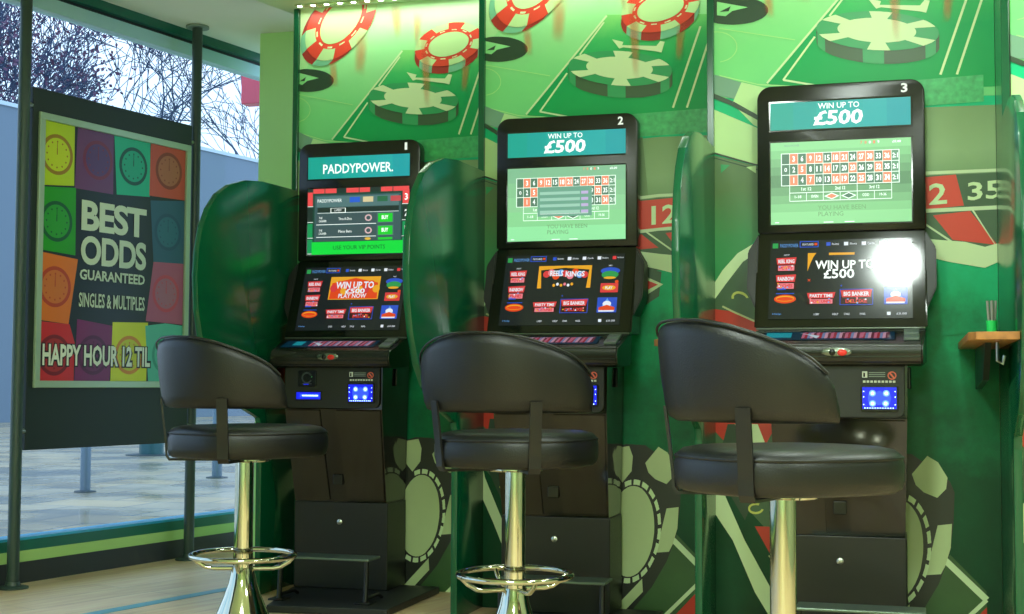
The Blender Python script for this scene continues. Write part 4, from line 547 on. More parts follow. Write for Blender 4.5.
PM = {
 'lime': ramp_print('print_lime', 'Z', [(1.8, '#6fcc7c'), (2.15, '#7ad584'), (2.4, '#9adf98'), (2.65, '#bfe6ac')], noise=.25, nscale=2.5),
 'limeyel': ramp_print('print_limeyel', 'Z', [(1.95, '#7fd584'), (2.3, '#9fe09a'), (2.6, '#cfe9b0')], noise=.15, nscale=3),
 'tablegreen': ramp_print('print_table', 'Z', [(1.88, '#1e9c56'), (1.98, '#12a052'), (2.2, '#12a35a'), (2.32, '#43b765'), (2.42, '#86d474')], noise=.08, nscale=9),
 'sheen': mat('print_sheen', '#3faf66', .4, noise=.25, nscale=40),
 'cream': mat('print_cream', '#cfe6b0', .4), 'cream2': mat('print_cream2', '#c9deb0', .4), 'cream3': mat('print_cream3', '#b9cd93', .4, noise=.08, nscale=3),
 'creamg': mat('print_pale_green', '#b7dc98', .4), 'thin': mat('print_thin', '#a6e08c', .4), 'thin2': mat('print_thin2', '#b9c48a', .4),
 'black': mat('print_black', '#26422c', .4), 'red': mat('print_red', '#d9402a', .4), 'reddark': mat('print_red_dark', '#a02c22', .4), 'reddeep': mat('print_red_deep', '#c2321c', .4),
 'teal': mat('print_teal', '#74ba92', .4), 'chipdark': mat('print_chip_dark', '#3c5a38', .4), 'chipgreen': mat('print_chip_green', '#2f9c5c', .4),
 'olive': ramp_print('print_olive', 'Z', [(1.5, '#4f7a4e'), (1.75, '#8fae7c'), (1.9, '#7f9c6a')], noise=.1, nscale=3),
 'shadesoft': ramp_print('print_shade_soft', 'X', [(.45, '#1c3c26'), (.60, '#1e3c28'), (.68, '#7f9c6a')]),  # dark blurred shadow painted onto the mural, fading out sideways
 'pocket': mat('print_pocket', '#3f5f3c', .4, noise=.15, nscale=5), 'felt': ramp_print('print_felt_shaded', 'Z', [(0, '#00351a'), (.6, '#004c2a'), (.95, '#007a48'), (1.2, '#00a86a'), (1.5, '#08bc80')], noise=1.1, nscale=4),  # felt print, its colour darkened towards the floor to carry the light falloff
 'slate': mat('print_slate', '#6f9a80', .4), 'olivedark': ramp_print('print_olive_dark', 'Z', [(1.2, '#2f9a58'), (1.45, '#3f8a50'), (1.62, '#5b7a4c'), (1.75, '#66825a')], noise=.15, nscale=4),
 'yellow': mat('print_yellow', '#c8cf62', .4), 'chipblk': mat('print_chip_black', '#272c22', .4), 'oliv3': mat('print_olive_green', '#35592c', .4, noise=.15, nscale=4),
}
streak_mat(); PM['streak'] = _m['streak']
m_divg = mat('divider_gloss_green', '#075233', .2)
m_divd = mat('divider_edge_green', '#0b5f46', .3)
mural_lab = ['printed casino mural panel with chips behind the terminal numbered 1', 'printed casino mural panel with chips behind the terminal numbered 2',
             'printed casino mural panel with chips behind the terminal numbered 3', 'sliver of printed mural past the last green divider']
for n in range(4):
    X0, Y0 = BX[n], BY[n]
    lo = (BXL[n]-X0); hi = (BXL[n+1]-.026-X0) if n < 3 else 1.0
    art = Art(lambda a, c, h: Vector((max(lo, min(hi, a)), -h, c)))
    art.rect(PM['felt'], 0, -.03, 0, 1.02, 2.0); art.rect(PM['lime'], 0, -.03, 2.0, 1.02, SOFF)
    for mn, l, pts in MURAL:
        if all(p[0] <= lo for p in pts) or all(p[0] >= hi for p in pts): continue
        pts = [(a, min(c, SOFF)) for a, c in pts]
        q = []
        for p in pts:
            p = (max(lo, min(hi, p[0])), p[1])
            if not q or (abs(q[-1][0]-p[0]) > 1e-4 or abs(q[-1][1]-p[1]) > 1e-4): q.append(p)
        if len(q) > 2 and (abs(q[0][0]-q[-1][0]) < 1e-4 and abs(q[0][1]-q[-1][1]) < 1e-4): q.pop()
        if len(q) < 3: continue
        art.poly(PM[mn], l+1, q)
    art.text(PM['cream'], 9, '12', .688, 1.549, .792, 1.625, bold=.02, slope=.006)
    art.text(PM['cream'], 9, '35', .862, 1.563, .976 if n < 3 else .98, 1.628, bold=.02, slope=.006)
    bb = art.bm
    i = art.mi(m_wdark); t = NB(); box(t, lo, hi, .002, .02, 0, SOFF); merge(bb, t, i)
    o = art.done('mural_panel'); o.location = (X0, Y0, 0)
    tag(o, mural_lab[n], 'mural', 'mural panels behind the terminals')

# ------------------------------------------------------------------ dividers with rounded privacy wings
wing = [(0, .001), (.34, .001), (.34, .72), (.36, .76), (.46, .79), (.60, .83), (.72, .895), (.81, .98), (.87, 1.08), (.91, 1.2), (.925, 1.33), (.915, 1.43), (.885, 1.53), (.835, 1.61), (.76, 1.68), (.66, 1.73), (.52, 1.768), (.36, 1.785), (0, 1.792)]
div_lab = ['green divider with rounded wing between the window and terminal 1', 'green divider with rounded wing between terminals 1 and 2',
           'green divider with rounded wing between terminals 2 and 3', 'green divider with rounded wing beside the wooden shelf of terminal 3']
for n in range(4):
    t = empty('bay_divider', (BXL[n], BY[n], 0)); tag(t, div_lab[n], 'divider', 'green dividers between the bays')
    b = NB(); box(b, -.025, 0, -.022, .36, 0, SOFF-.001, .002)
    obj('upright', b, m_divg, t)
    b = NB()
    pts = [(-(d if d <= .34 else .34+(d-.34)*(1, .95, .80, .80)[n]), z) for d, z in wing]
    # smooth outline
    P = []
    for i in range(len(pts)):
        P.append(pts[i])
    prism(b, P, 'x', -.0255, .0005, bev=.003)
    for f in b.faces: 
        pass
    obj('privacy_wing', b, m_divg, t, smooth=35)

# ------------------------------------------------------------------ betting terminals
K = lambda nm, c, r=.3, **k: mat(nm, c, r, **k)
m_blk = K('terminal_black', '#12130d', .25, bump=.15, bscale=500)
m_gls = K('terminal_gloss', '#120e06', .08, spec=.5, coat=.15)
m_bez = K('terminal_bezel', '#0c0d0a', .09, spec=.5)
m_gry = K('terminal_grey', '#1a1c19', .42)
m_base = K('terminal_base_black', '#090a07', .4, bump=.2, bscale=600)
m_scr = K('screen_glass', '#0c0f0c', .10, spec=.6)
m_met = K('brushed_steel', '#b8bcb4', .3, metal=1)
m_stepm = K('step_steel', '#6d7d70', .35, metal=.7)
def E(nm, c='#ffffff', s=1.0): return mat('lit_'+nm, c, .15 if nm[:3] in ('lob', 'dec', 'whi') else .38, emit=s)
WH = E('white', '#f4fffa', 1.1); TE = E('teal', '#16a79a', .9)

def header(par, n):
    # lit header strip
    def mp(a, c, h): return Vector((-.244+.488*a, -.0855-h, 1.829+.099*c))
    A = Art(mp, .0004)
    A.rect(TE, 0, 0, 0, 1, 1)
    for k in range(6): A.rect(E('teal%d' % k, ['#12a08e', '#149f96', '#17a79c', '#1fa7a2', '#23a8a6', '#1e9fa4'][k], .9), 1, k/6, 0, (k+1)/6, 1)
    if n == 0: A.text(WH, 2, 'PADDYPOWER.', .15, .22, .84, .66, bold=.015, slope=.0)
    else:
        A.text(WH, 2, 'WIN UP TO', .345, .72, .64, .93, bold=.012)
        A.text(WH, 2, '£500', .31, .12, .66, .66, bold=.03, shear=.012)
    return A.done('header_display', par)

REDS = {1, 3, 5, 7, 9, 12, 14, 16, 18, 19, 21, 23, 25, 27, 30, 32, 34, 36}
def upper(par, n):
    def mp(a, c, h): return Vector((-.244+.488*a, -.0855-h, 1.487+.297*c))
    A = Art(mp, .0004)
    if n == 0:
        A.rect(E('d_bg', '#1a4a3c', .7), 0, 0, 0, 1, 1)
        G = E('d_green', '#0f9a58', .8); RD = E('d_red', '#e0484a', 1); DK = E('d_dark', '#20352f', .7); GY = E('d_grey', '#5b7a7a', .8)
        xs = [0, .05, .17, .29, .38, .51, .62, .72, .84, 1]; cs = [DK, RD, RD, DK, RD, RD, DK, RD, RD]
        for i in range(9): A.rect(cs[i], 1, xs[i]+.004, .93, xs[i+1]-.004, 1)
        for i, (cc, tx) in enumerate(((RD, '3'), (DK, '2'), (G, '12'), (G, '1'))):
            A.rect(cc, 1, .935, .74-.24*i, 1, .95-.24*i); A.rect(cc, 1, 0, .74-.24*i, .05, .95-.24*i)
            A.text(WH, 2, tx, .955, .79-.24*i, .985, .89-.24*i, bold=.02)
            A.rect(WH, 2, .93, .73-.24*i, 1, .737-.24*i); A.rect(WH, 2, 0, .73-.24*i, .055, .737-.24*i)
        A.rect(E('d_panel', '#3d5d60', .8), 3, .07, .20, .92, .90); A.rect(E('d_panel2', '#557a7c', .8), 4, .09, .72, .90, .88)
        A.text(WH, 5, 'PADDYPOWER', .10, .79, .34, .84)
        for x, c in ((.42, '#2a5ed0'), (.55, '#d8c89a'), (.69, '#2b6a48'), (.82, '#c24a50')):
            A.rect(E('b'+c[1:], c, .9), 5, x, .78, x+.10, .86)
        A.rect(DK, 4, .10, .64, .90, .71); A.rect(WH, 5, .23, .63, .38, .70); A.rect(DK, 6, .237, .635, .373, .695); A.text(WH, 7, 'LATEST', .27, .65, .34, .68)
        A.rect(WH, 5, .10, .625, .90, .63)
        for k, y in enumerate((.46, .27)):
            A.rect(E('row', '#41585c', .8), 5, .09, y, .68, y+.15); A.rect(WH, 5, .09, y-.012, .68, y-.004)
            A.text(WH, 6, 'THE\nCASHIER', .115, y+.03, .19, y+.11); A.text(WH, 6, 'Thru-A-Dice' if not k else 'Place Bets', .31, y+.055, .44, y+.095)
            A.ring(E('rose', '#d8b4b8', .9), 6, .605, y+.08, .035, .05, .6)
            A.rect(E('buy', '#1cc62e', 1), 6, .70, y+.01, .84, y+.14); A.text(WH, 7, 'BUY', .735, y+.05, .80, y+.11, bold=.03)
            A.frame(GY, 6, .69, y, .85, y+.15, .006, .01)
        A.rect(E('row'), 5, .09, .20, .68, .25); A.ell(E('gold', '#d8b040', 1), 6, .60, .225, .03, .02); A.rect(E('buy'), 6, .70, .205, .84, .24)
        A.rect(E('band', '#08cf3c', 1), 5, .045, .0, .94, .19); A.text(E('band_text', '#0a6a2c', .6), 6, 'USE YOUR VIP POINTS', .26, .07, .77, .13)
    else:
        cols = ['#5f8f66', '#6da273', '#79b47e', '#83c688', '#8fd494'] if n == 2 else ['#7fb890', '#84c08f', '#8ac994', '#86cf90', '#8fe0a0']
        for k in range(20):
            c0 = cols[min(4, abs(k-10)//2)] if n == 2 else cols[min(4, (19-k)//4)]
            A.rect(E('table_bg%d%d' % (n, cols.index(c0)), c0, .95), 0, 0, k/20, 1, (k+1)/20)
        RD = E('t_red', '#e98a68', 1); DK = E('t_dark', '#557f66', .85); LN = E('t_line', '#eafff0', 1.1); GR = E('t_grey', '#6a9f7c', .85)  # dark cells lightened to carry the reflected haze on the screen glass
        x0, x1 = .138, .862; cw = (x1-x0)/12; ys = [.47, .60, .73, .86]
        A.rect(DK, 1, .08, .47, .138, .86)
        A.text(WH, 2, '0', .10, .64, .12, .69, bold=.02)
        for r in range(3):
            for c in range(12):
                num = 3*c+1+r
                A.rect(RD if num in REDS else DK, 1, x0+c*cw, ys[r], x0+(c+1)*cw, ys[r+1])
                A.text(WH, 3, str(num), x0+(c+(.45 if num == 1 else .2 if num > 9 else .34))*cw, ys[r]+.03, x0+(c+(.55 if num == 1 else .8 if num > 9 else .66))*cw, ys[r]+.10, bold=.03)
            A.rect(GR, 1, x1, ys[r], .915, ys[r+1]); A.text(WH, 3, '2:1', x1+.008, ys[r]+.035, .908, ys[r]+.095, bold=.02)
        for y in ys: A.rect(LN, 4, .078, y-.004, .917, y+.004)
        for c in range(13): A.rect(LN, 4, x0+c*cw-.0016, .47, x0+c*cw+.0016, .86)
        A.rect(LN, 4, .076, .466, .082, .864); A.rect(LN, 4, .913, .466, .919, .864)
        for y in (.38, .28): A.rect(LN, 4, x0, y-.004, x1, y+.004)
        for c in (0, 4, 8, 12): A.rect(LN, 4, x0+c*cw-.002, .28, x0+c*cw+.002, .47)
        for c in (2, 6, 10): A.rect(LN, 4, x0+c*cw-.002, .28, x0+c*cw+.002, .38)
        for i, tx in enumerate(('1st 12', '2nd 12', '3rd 12')): A.text(LN, 4, tx, x0+(4*i+1.4)*cw, .405, x0+(4*i+2.6)*cw, .445, bold=.02)
        for i, tx in enumerate(('1-18', 'EVEN', '', '', 'ODD', '19-36')):
            if tx: A.text(LN, 4, tx, x0+(2*i+.6)*cw, .315, x0+(2*i+1.4)*cw, .35, bold=.02)
        for i, mm in ((5, RD), (7, DK)):
            A.poly(LN, 4, [(x0+(i-.9)*cw, .33), (x0+i*cw, .29), (x0+(i+.9)*cw, .33), (x0+i*cw, .37)])
            A.poly(mm, 5, [(x0+(i-.65)*cw, .33), (x0+i*cw, .301), (x0+(i+.65)*cw, .33), (x0+i*cw, .359)])
        A.text(E('t_soft', '#7fae9a', .9), 2, 'PADDYPOWER', .10, .945, .21, .97); A.text(WH, 2, '£0.00', .87, .945, .93, .975, bold=.02)
        for i, mm in enumerate((RD, RD, WH, RD, WH)): A.text(mm, 2, '78019'[i], .645+.03*i, .945, .66+.03*i, .98, bold=.02)
        A.text(E('t_soft2', '#75ab74', .85), 2, 'YOU HAVE BEEN\nPLAYING', .34, .09, .68, .22)
        A.rect(WH, 2, .38, .012, .45, .022); A.rect(WH, 2, .53, .012, .60, .022); A.rect(WH, 2, .03, .02, .06, .03)
        if n == 1:
            A.rect(E('pop', '#6aa08a', .95), 6, .26, .33, .72, .73)
            for k in range(4):
                A.rect(E('pop2', '#96c4b0', 1), 7, .28, .37+.085*k, .62, .41+.085*k); A.rect(E('pop3', '#b6a8d0', 1), 7, .63, .37+.085*k, .69, .41+.085*k)
            A.rect(WH, 7, .28, .362, .69, .366)
    return A.done('upper_display', par)

def touch(par, n):
    zb, zt, yb, yt = 1.141, 1.428, -.2045, -.0925
    nv = Vector((0, -(zt-zb), yt-yb)).normalized()
    def mp(a, c, h): return Vector((-.244+.488*a, yb+(yt-yb)*c, zb+(zt-zb)*c))+nv*(h+.0012)
    A = Art(mp, .0004)
    A.rect(E('lobby_bg', '#23292c' if n == 0 else '#3a443a', .55), 0, 0, 0, 1, 1)
    g1 = E('lob_red', '#cf3a3e', .9); g2 = E('lob_pink', '#e07a88', .9); bl = E('lob_blue', '#2b4fc0', .9); gd = E('lob_gold', '#e0a028', .9); gn = E('lob_green', '#2f9a50', .8)
    org = E('lob_orange', '#d8451e', .9); cy = E('lob_cyan', '#5f9ae0', .9); dk = E('lob_dark', '#3c1418', .6); wt = E('lob_white', '#dfe6f0', .9)
    A.rect(gn, 1, .015, .90, .055, .965); A.text(cy, 1, 'PADDYPOWER', .07, .91, .20, .955)
    A.frame(bl, 1, .21, .905, .345, .985, .006, .01); A.text(wt, 1, 'FEATURED', .23, .93, .31, .955); A.rect(org, 1, .315, .93, .335, .96)
    for k, c in enumerate((bl, wt, wt, wt, g1)):
        A.rect(c, 1, .40+.125*k, .92, .43+.125*k, .965); A.text(wt, 1, ('Roulette', 'Slots', 'Cards', 'Numbers', 'My Games')[k], .44+.125*k, .93, .49+.125*k, .955)
    A.text(wt, 1, 'HOT', .10, .80, .14, .82)
    def tile(x0, y0, x1, y1, c1, c2, txt, kind=0):
        A.rect(dk, 1, x0, y0, x1, y1)
        h = y1-y0; w = x1-x0
        A.poly(c1, 2, [(x0+.05*w, y0+.5*h), (x0, y1-.05*h), (x1, y1), (x1-.06*w, y0+.5*h)])
        A.rect(c2, 2, x0+.1*w, y0+.05*h, x1-.1*w, y0+.42*h)
        A.text(wt, 3, txt[0], x0+.1*w, y0+.58*h, x1-.1*w, y0+.85*h, bold=.03)
        if len(txt) > 1: A.text(g1, 3, txt[1], x0+.16*w, y0+.12*h, x1-.16*w, y0+.36*h, bold=.04)
        for q in range(7):
            a = random.random(); c = random.random(); A.ell([gd, cy, g2, wt][q % 4], 3, x0+w*(.1+.8*a), y0+h*(.1+.35*c), .007, .010, 8)
    tile(.045, .60, .19, .78, g1, g2, ('REEL KING', 'POTTY')); tile(.045, .37, .19, .56, g1, g2, ('RAINBOW', 'RICHES')); A.rect(bl, 3, .06, .365, .12, .385)
    A.ell(org, 2, .115, .25, .078, .055); A.ell(gd, 3, .115, .255, .065, .036); A.ell(org, 4, .115, .25, .06, .025); A.rect(bl, 1, .05, .315, .18, .325)
    if n == 0:
        A.poly(gd, 1, [(.27, .48), (.27, .84), (.755, .84), (.755, .48)]); A.poly(org, 2, [(.28, .49), (.29, .74), (.51, .82), (.735, .74), (.745, .49)])
        for k in range(9): A.ell([g1, org, gd][k % 3], 3, .31+.052*k, .66+.06*math.sin(k*2), .035, .06, 12)
        A.text(wt, 5, 'WIN UP TO', .33, .65, .70, .76, bold=.03); A.text(wt, 5, '£500', .43, .57, .62, .65, bold=.03); A.text(wt, 5, 'PLAY NOW', .37, .50, .64, .57, bold=.02)
    elif n == 1:
        A.poly(gd, 1, [(.29, .52), (.29, .84), (.735, .84), (.735, .52), (.70, .52), (.715, .78), (.51, .81), (.31, .78), (.325, .52)])
        for k in range(9): A.ell([g1, g2, org, cy][k % 4], 3, .36+.04*k, .72+.03*math.sin(k*2.3), .03, .05, 10)
        A.text(wt, 5, 'REELS', .39, .69, .50, .77, bold=.03); A.text(wt, 5, 'KINGS', .52, .68, .68, .76, bold=.03)
        for k in range(6): A.ell([gd, wt, gd, g2, wt, gd][k], 3, .43+.03*k, .56+.015*(k % 2), .012, .022, 8)
    else:
        A.poly(gd, 1, [(.27, .60), (.27, .83), (.33, .83), (.31, .78), (.29, .70)]); A.rect(gd, 1, .42, .80, .60, .83); A.text(org, 1, 'x', .27, .47, .295, .50)
        A.text(WH, 5, 'WIN UP TO', .325, .62, .74, .73, bold=.02); A.text(WH, 5, '£500', .385, .50, .60, .62, bold=.02)
    tile(.27, .18, .47, .33, g1, g2, ('PARTY TIME', 'FORTUNES')); tile(.505, .17, .725, .36, g1, dk, ('BIG BANKER', 'DELUXE')); A.frame(bl, 5, .50, .165, .73, .365, .005, .008)
    A.ell(gn, 2, .89, .70, .07, .055); A.ell(bl, 1, .89, .755, .08, .05); A.ell(gd, 3, .89, .655, .05, .018); A.ell(org, 3, .95, .60, .015, .022); A.text(wt, 3, 'NEW', .875, .82, .905, .84)
    A.rect(g1, 2, .82, .45, .965, .58); A.ell(gd, 3, .89, .515, .055, .035); A.text(wt, 4, 'PLAY', .86, .495, .92, .535, bold=.03)
    A.rect(bl, 2, .805, .17, .965, .38); A.poly(cy, 3, [(.82, .19), (.885, .37), (.95, .19)]); A.ell(wt, 4, .885, .29, .035, .04); A.poly(org, 4, [(.82, .24), (.885, .275), (.95, .24), (.95, .20), (.82, .20)]); A.rect(wt, 5, .82, .18, .945, .20)
    for x, tx in ((.32, 'LOBBY'), (.45, 'HELP'), (.53, 'STAKE'), (.64, 'PANEL')): A.text(wt, 1, tx, x, .045, x+.04, .07)
    A.rect(wt, 1, .825, .04, .85, .08); A.text(wt, 1, '£0.00', .89, .045, .96, .07); A.text(cy, 1, 'Help', .03, .05, .09, .075)
    A.ell(bl, 1, .51, .41, .006, .010, 8)
    return A.done('touchscreen_display', par)

def terminal(n):
    yw = BY[n]
    T = empty('betting_terminal', (MX[n], yw, 0))
    tag(T, ['black betting terminal numbered 1 with a PADDYPOWER header screen, nearest the window',
            'black betting terminal numbered 2 with WIN UP TO £500 header, roulette table partly covered',
            'black betting terminal numbered 3 with WIN UP TO £500 header, beside the wooden shelf'][n], 'gaming machine', 'betting terminals along the wall')
    H = .292
    # pedestal
    b = NB(); box(b, -.216, .216, -.246, -.022, .03, .40, .004); base = obj('pedestal_base', b, m_base, T)
    # glossy lower body : tapering, leaning back to its foot
    b = NB()
    t = NB()
    v = [(-.212, -.246, .402), (.212, -.246, .402), (.212, -.022, .402), (-.212, -.022, .402), (-.223, -.338, .80), (.223, -.338, .80), (.226, -.022, 1.0), (-.226, -.022, 1.0), (-.226, -.340, 1.0), (.226, -.340, 1.0)]
    vs = [t.verts.new(q) for q in v]
    for f in ((0, 1, 5, 4), (4, 5, 9, 8), (0, 4, 8, 7, 3), (1, 2, 6, 9, 5), (3, 7, 6, 2), (0, 3, 2, 1), (8, 9, 6, 7)): t.faces.new([vs[k] for k in f])
    merge(b, t); body = obj('body', b, m_gls, T)
    # door leaves on the leaning front, either side of a dark channel
    slope = (.338-.246)/(.80-.402)
    def fy(z): return -.246-(z-.402)*slope if z < .8 else -.339
    for (x0, x1, x0t, x1t, nm) in ((-.206, -.045, -.217, -.060, 'door'), (.035, .206, .012, .217, 'door')):
        t = NB(); z0, z1 = .408, .795
        q = [(x0, fy(z0)-.008, z0), (x1, fy(z0)-.008, z0), (x1t, fy(z1)-.008, z1), (x0t, fy(z1)-.008, z1)]
        A0 = [t.verts.new(a) for a in q]; B0 = [t.verts.new((a[0], a[1]+.006, a[2])) for a in q]
        t.faces.new(A0); t.faces.new(B0[::-1])
        for i in range(4): t.faces.new([A0[i], A0[(i+1) % 4], B0[(i+1) % 4], B0[i]])
        bmesh.ops.recalc_face_normals(t, faces=t.faces); bmesh.ops.bevel(t, geom=t.edges[:], offset=.002, segments=2, affect='EDGES')
        b = NB(); merge(b, t); obj('door', b, m_gls, T)
    b = NB(); box(b, -.022, .022, fy(.50)-.012, fy(.50)+.01, .475, .52, .003); obj('ticket_slot', b, K('slot_black', '#040404', .2), T)
    t = NB(); q = [(-.045, fy(.408)-.001, .408), (.035, fy(.408)-.001, .408), (.012, fy(.795)-.001, .795), (-.060, fy(.795)-.001, .795)]
    A0 = [t.verts.new(a) for a in q]; B0 = [t.verts.new((a[0], a[1]+.004, a[2])) for a in q]
    t.faces.new(A0); t.faces.new(B0[::-1])
    for i in range(4): t.faces.new([A0[i], A0[(i+1) % 4], B0[(i+1) % 4], B0[i]])
    b = NB(); merge(b, t); obj('centre_channel', b, K('channel_black', '#050504', .12), T)
    # upper fascia with rounded lower corners
    b = NB(); prism(b, rrect(-.218, .216, .805, .985, .03, 6, (1, 1, 0, 0)), 'y', -.352, -.342, bev=.002); fas = obj('fascia', b, m_gry, T)
    # note label
    A = Art(lambda a, c, h: Vector((.075+.12*a, -.3525-h, .917+.046*c)), .0003)
    A.rect(mat('sticker_black', '#14181a', .3), 1, 0, 0, 1, 1); A.rect(mat('sticker_white', '#c8cec4', .4), 2, .04, .45, .18, .9); A.rect(m_gls, 3, .07, .5, .12, .8)
    for k in range(3): A.rect(mat('sticker_grey', '#7e8a84', .4), 2, .22, .5+.14*k, .66, .56+.14*k)
    A.ring(mat('sticker_red', '#d8604a', .4), 2, .84, .60, .12, .30, .72); A.poly(mat('sticker_red'), 3, [(.76, .75), (.80, .82), (.92, .45), (.88, .38)])
    for k in range(9): A.rect(mat('sticker_white'), 2, .06+.1*k, .08, .13+.1*k, .24)
    if n != 3: l = A.done('warning_sticker', fas); l['label'] = 'small black sticker with a red circle'
    # blue lit coin and card reader
    b = NB(); prism(b, rrect(.075, .195, .826, .912, .006), 'y', -.362, -.350, bev=.002); rd = obj('card_reader', b, m_blk, fas)
    rd['label'] = 'blue glowing reader panel'
    A = Art(lambda a, c, h: Vector((.080+.110*a, -.3625-h, .834+.072*c)), .0003)
    A.rect(E('reader_blue', '#0a18c8', 1.4), 0, 0, 0, 1, 1)
    for k in range(3): A.ell(E('reader_blue2', '#1c34ff', 3), 1, .3+.2*k, .5, .14, .34, 16)
    for x, y in ((.3, .72), (.7, .72), (.3, .25), (.68, .25)):
        A.ell(E('reader_white', '#9fc4ff', 6), 3, x, y, .045, .07, 12); A.ell(E('reader_mid', '#4a6cff', 4), 2, x, y, .10, .15, 12)
    for k in range(12): A.rect(E('reader_white'), 3, .06+.075*k, .02, .09+.075*k, .06)
    for y in (.2, .55, .8): A.ell(E('reader_white'), 3, .04, y, .015, .025, 8); A.ell(E('reader_white'), 3, .96, y, .015, .025, 8)
    A.done('glow', rd) if False else None
    a2 = A.done('reader_light', T)
    # note acceptor at the left of the fascia
    b = NB(); prism(b, rrect(-.155, -.07, .895, .965, .008), 'y', -.360, -.350, bev=.002); obj('note_acceptor', b, K('slot_black', '#040404', .2), T)
    A = Art(lambda a, c, h: Vector((-.150+.075*a, -.3605-h, .90+.06*c)), .0003)
    A.ring(mat('slot_ring', '#3c4440', .3), 1, .5, .55, .33, .4, .75, t0=30, t1=330); A.rect(mat('slot_ring'), 1, .2, .1, .8, .15)
    A.ell(E('led_green', '#2f7a40', 1), 2, .8, .62, .04, .05, 8); A.rect(E('reader_blue'), 2, .3, .06, .62, .12)
    A.done('acceptor_face', T)
    b = NB(); prism(b, rrect(-.165, -.045, .838, .876, .006), 'y', -.360, -.350, bev=.002); obj('ticket_mouth', b, m_blk, T)
    A = Art(lambda a, c, h: Vector((-.161+.112*a, -.3605-h, .842+.030*c)), .0003)
    A.rect(E('reader_blue'), 0, 0, 0, 1, 1); A.rect(E('reader_blue2'), 1, .15, .25, .95, .75); A.rect(E('reader_white'), 2, .25, .45, .9, .58)
    A.done('ticket_mouth_light', T)
    # control deck
    b = NB()
    prof = [(-.18, .985), (-.36, .975), (-.392, .985), (-.402, 1.01), (-.395, 1.045), (-.375, 1.056), (-.24, 1.100), (-.18, 1.11)]
    t = NB()
    prism(t, prof, 'x', -.282, .288)
    # round off the outer front corners of the rail
    for vv in t.verts:
        if vv.co.y < -.35: vv.co.x *= .955
    bmesh.ops.bevel(t, geom=t.edges[:], offset=.006, segments=3, affect='EDGES')
    merge(b, t); deck = obj('control_deck', b, m_blk, T, smooth=40)
    dn = Vector((0, -(1.100-1.056), .135)).normalized()   # deck top slope
    def dmp(a, c, h): return Vector((a, -.375+.135*c, 1.056+.044*c))+Vector((0, -.31, .95))*(h+.0008)
    A = Art(dmp, .0005)
    A.rect(mat('deck_glass', '#0b1114', .08), 0, -.25, .12, .19, .88)
    A.rect(E('deck_blue', '#0f3a52', .35), 1, -.245, .16, .185, .84)
    A.rect(E('deck_teal', '#1a8a98', .7), 2, -.20 if n == 0 else -.24, .35, -.155, .75)
    for k in range(30):
        x = -.12+.0095*k
        c = ['#c86a88', '#d8a0b8', '#a02838', '#6a3040', '#7c8ab8'][(k*7) % 5]
        A.poly(E('deck'+c[1:], c, .45), 3, [(x, .25), (x+.012, .3), (x+.016+.004*math.sin(k), .78), (x+.002, .72)])
    A.poly(E('deck_white', '#b8d0dc', .6), 4, [(-.13, .70), (-.06, .45), (-.07, .25), (-.10, .55)])
    A.done('deck_display', deck)
    for k in range(2):
        t = NB(); box(t, .215, .265, -.364+.060*k, -.317+.060*k, 0, .010, .003)
        for vv in t.verts: vv.co.z += 1.056+.044*(vv.co.y+.375)/.135
        b = NB(); merge(b, t); o = obj('button', b, K('button_grey', '#57645c', .3), deck)
    # emblem on the rail
    b = NB(); t = NB(); bmesh.ops.create_uvsphere(t, u_segments=24, v_segments=12, radius=1)
    for vv in t.verts: vv.co = Vector((vv.co.x*.052, -.402+vv.co.y*.008, 1.022+vv.co.z*.016))
    merge(b, t); em = obj('badge', b, K('badge_metal', '#7c8478', .25, metal=.8), T, smooth=60)
    b = NB(); t = NB(); bmesh.ops.create_uvsphere(t, u_segments=16, v_segments=8, radius=1)
    for vv in t.verts: vv.co = Vector((.018+vv.co.x*.016, -.409+vv.co.y*.005, 1.020+vv.co.z*.011))
    merge(b, t); o = obj('badge_jewel', b, K('jewel_red', '#e0302a', .2), em, smooth=60)
    b = NB(); t = NB(); bmesh.ops.create_uvsphere(t, u_segments=16, v_segments=8, radius=1)
    for vv in t.verts: vv.co = Vector((-.014+vv.co.x*.010, -.409+vv.co.y*.005, 1.021+vv.co.z*.012))
    merge(b, t); obj('badge_inlay', b, K('slot_black', '#040404', .2), em, smooth=60)
    # lower housing holding the touchscreen
    b = NB()
    t = NB()
    f = [(-.238, 1.108), (-.222, 1.108), (-.098, 1.457), (-.02, 1.457), (-.02, 1.108)]
    prism(t, [(-.2165, 1.108), (-.080, 1.458), (-.022, 1.458), (-.022, 1.108)], 'x', -H, H)
    bmesh.ops.bevel(t, geom=t.edges[:], offset=.006, segments=2, affect='EDGES')
    merge(b, t); lh = obj('lower_housing', b, m_bez, T, smooth=40)
    # silver lip under the touchscreen
    b = NB(); box(b, -.285, .285, -.2225, -.214, 1.104, 1.111, .002); obj('trim_strip', b, K('lip_grey', '#5c625a', .3, metal=.6), T)
    touch(lh, n)
    # side speakers
    for s in (-1, 1):
        b = NB(); t = NB()
        pz = [(1.17, 0), (1.25, .036), (1.39, .036), (1.452, 0)]
        q = []
        for z, w in pz:
            q.append((z, w))
        A0 = [t.verts.new((s*(H-.004+w), -.092-(1.458-z)*.30, z)) for z, w in q]; A1 = [t.verts.new((s*(H-.004), -.092-(1.458-z)*.30, z)) for z, w in q[::-1]]
        B0 = [t.verts.new((v_.co.x, -.03, v_.co.z)) for v_ in A0+A1]; F = A0+A1
        # remove coincident end points
        F2 = [F[0], F[1], F[2], F[3]]; G2 = [B0[0], B0[1], B0[2], B0[3]]
        t.faces.new(F2); t.faces.new(G2[::-1])
        for i in range(4): t.faces.new([F2[i], F2[(i+1) % 4], G2[(i+1) % 4], G2[i]])
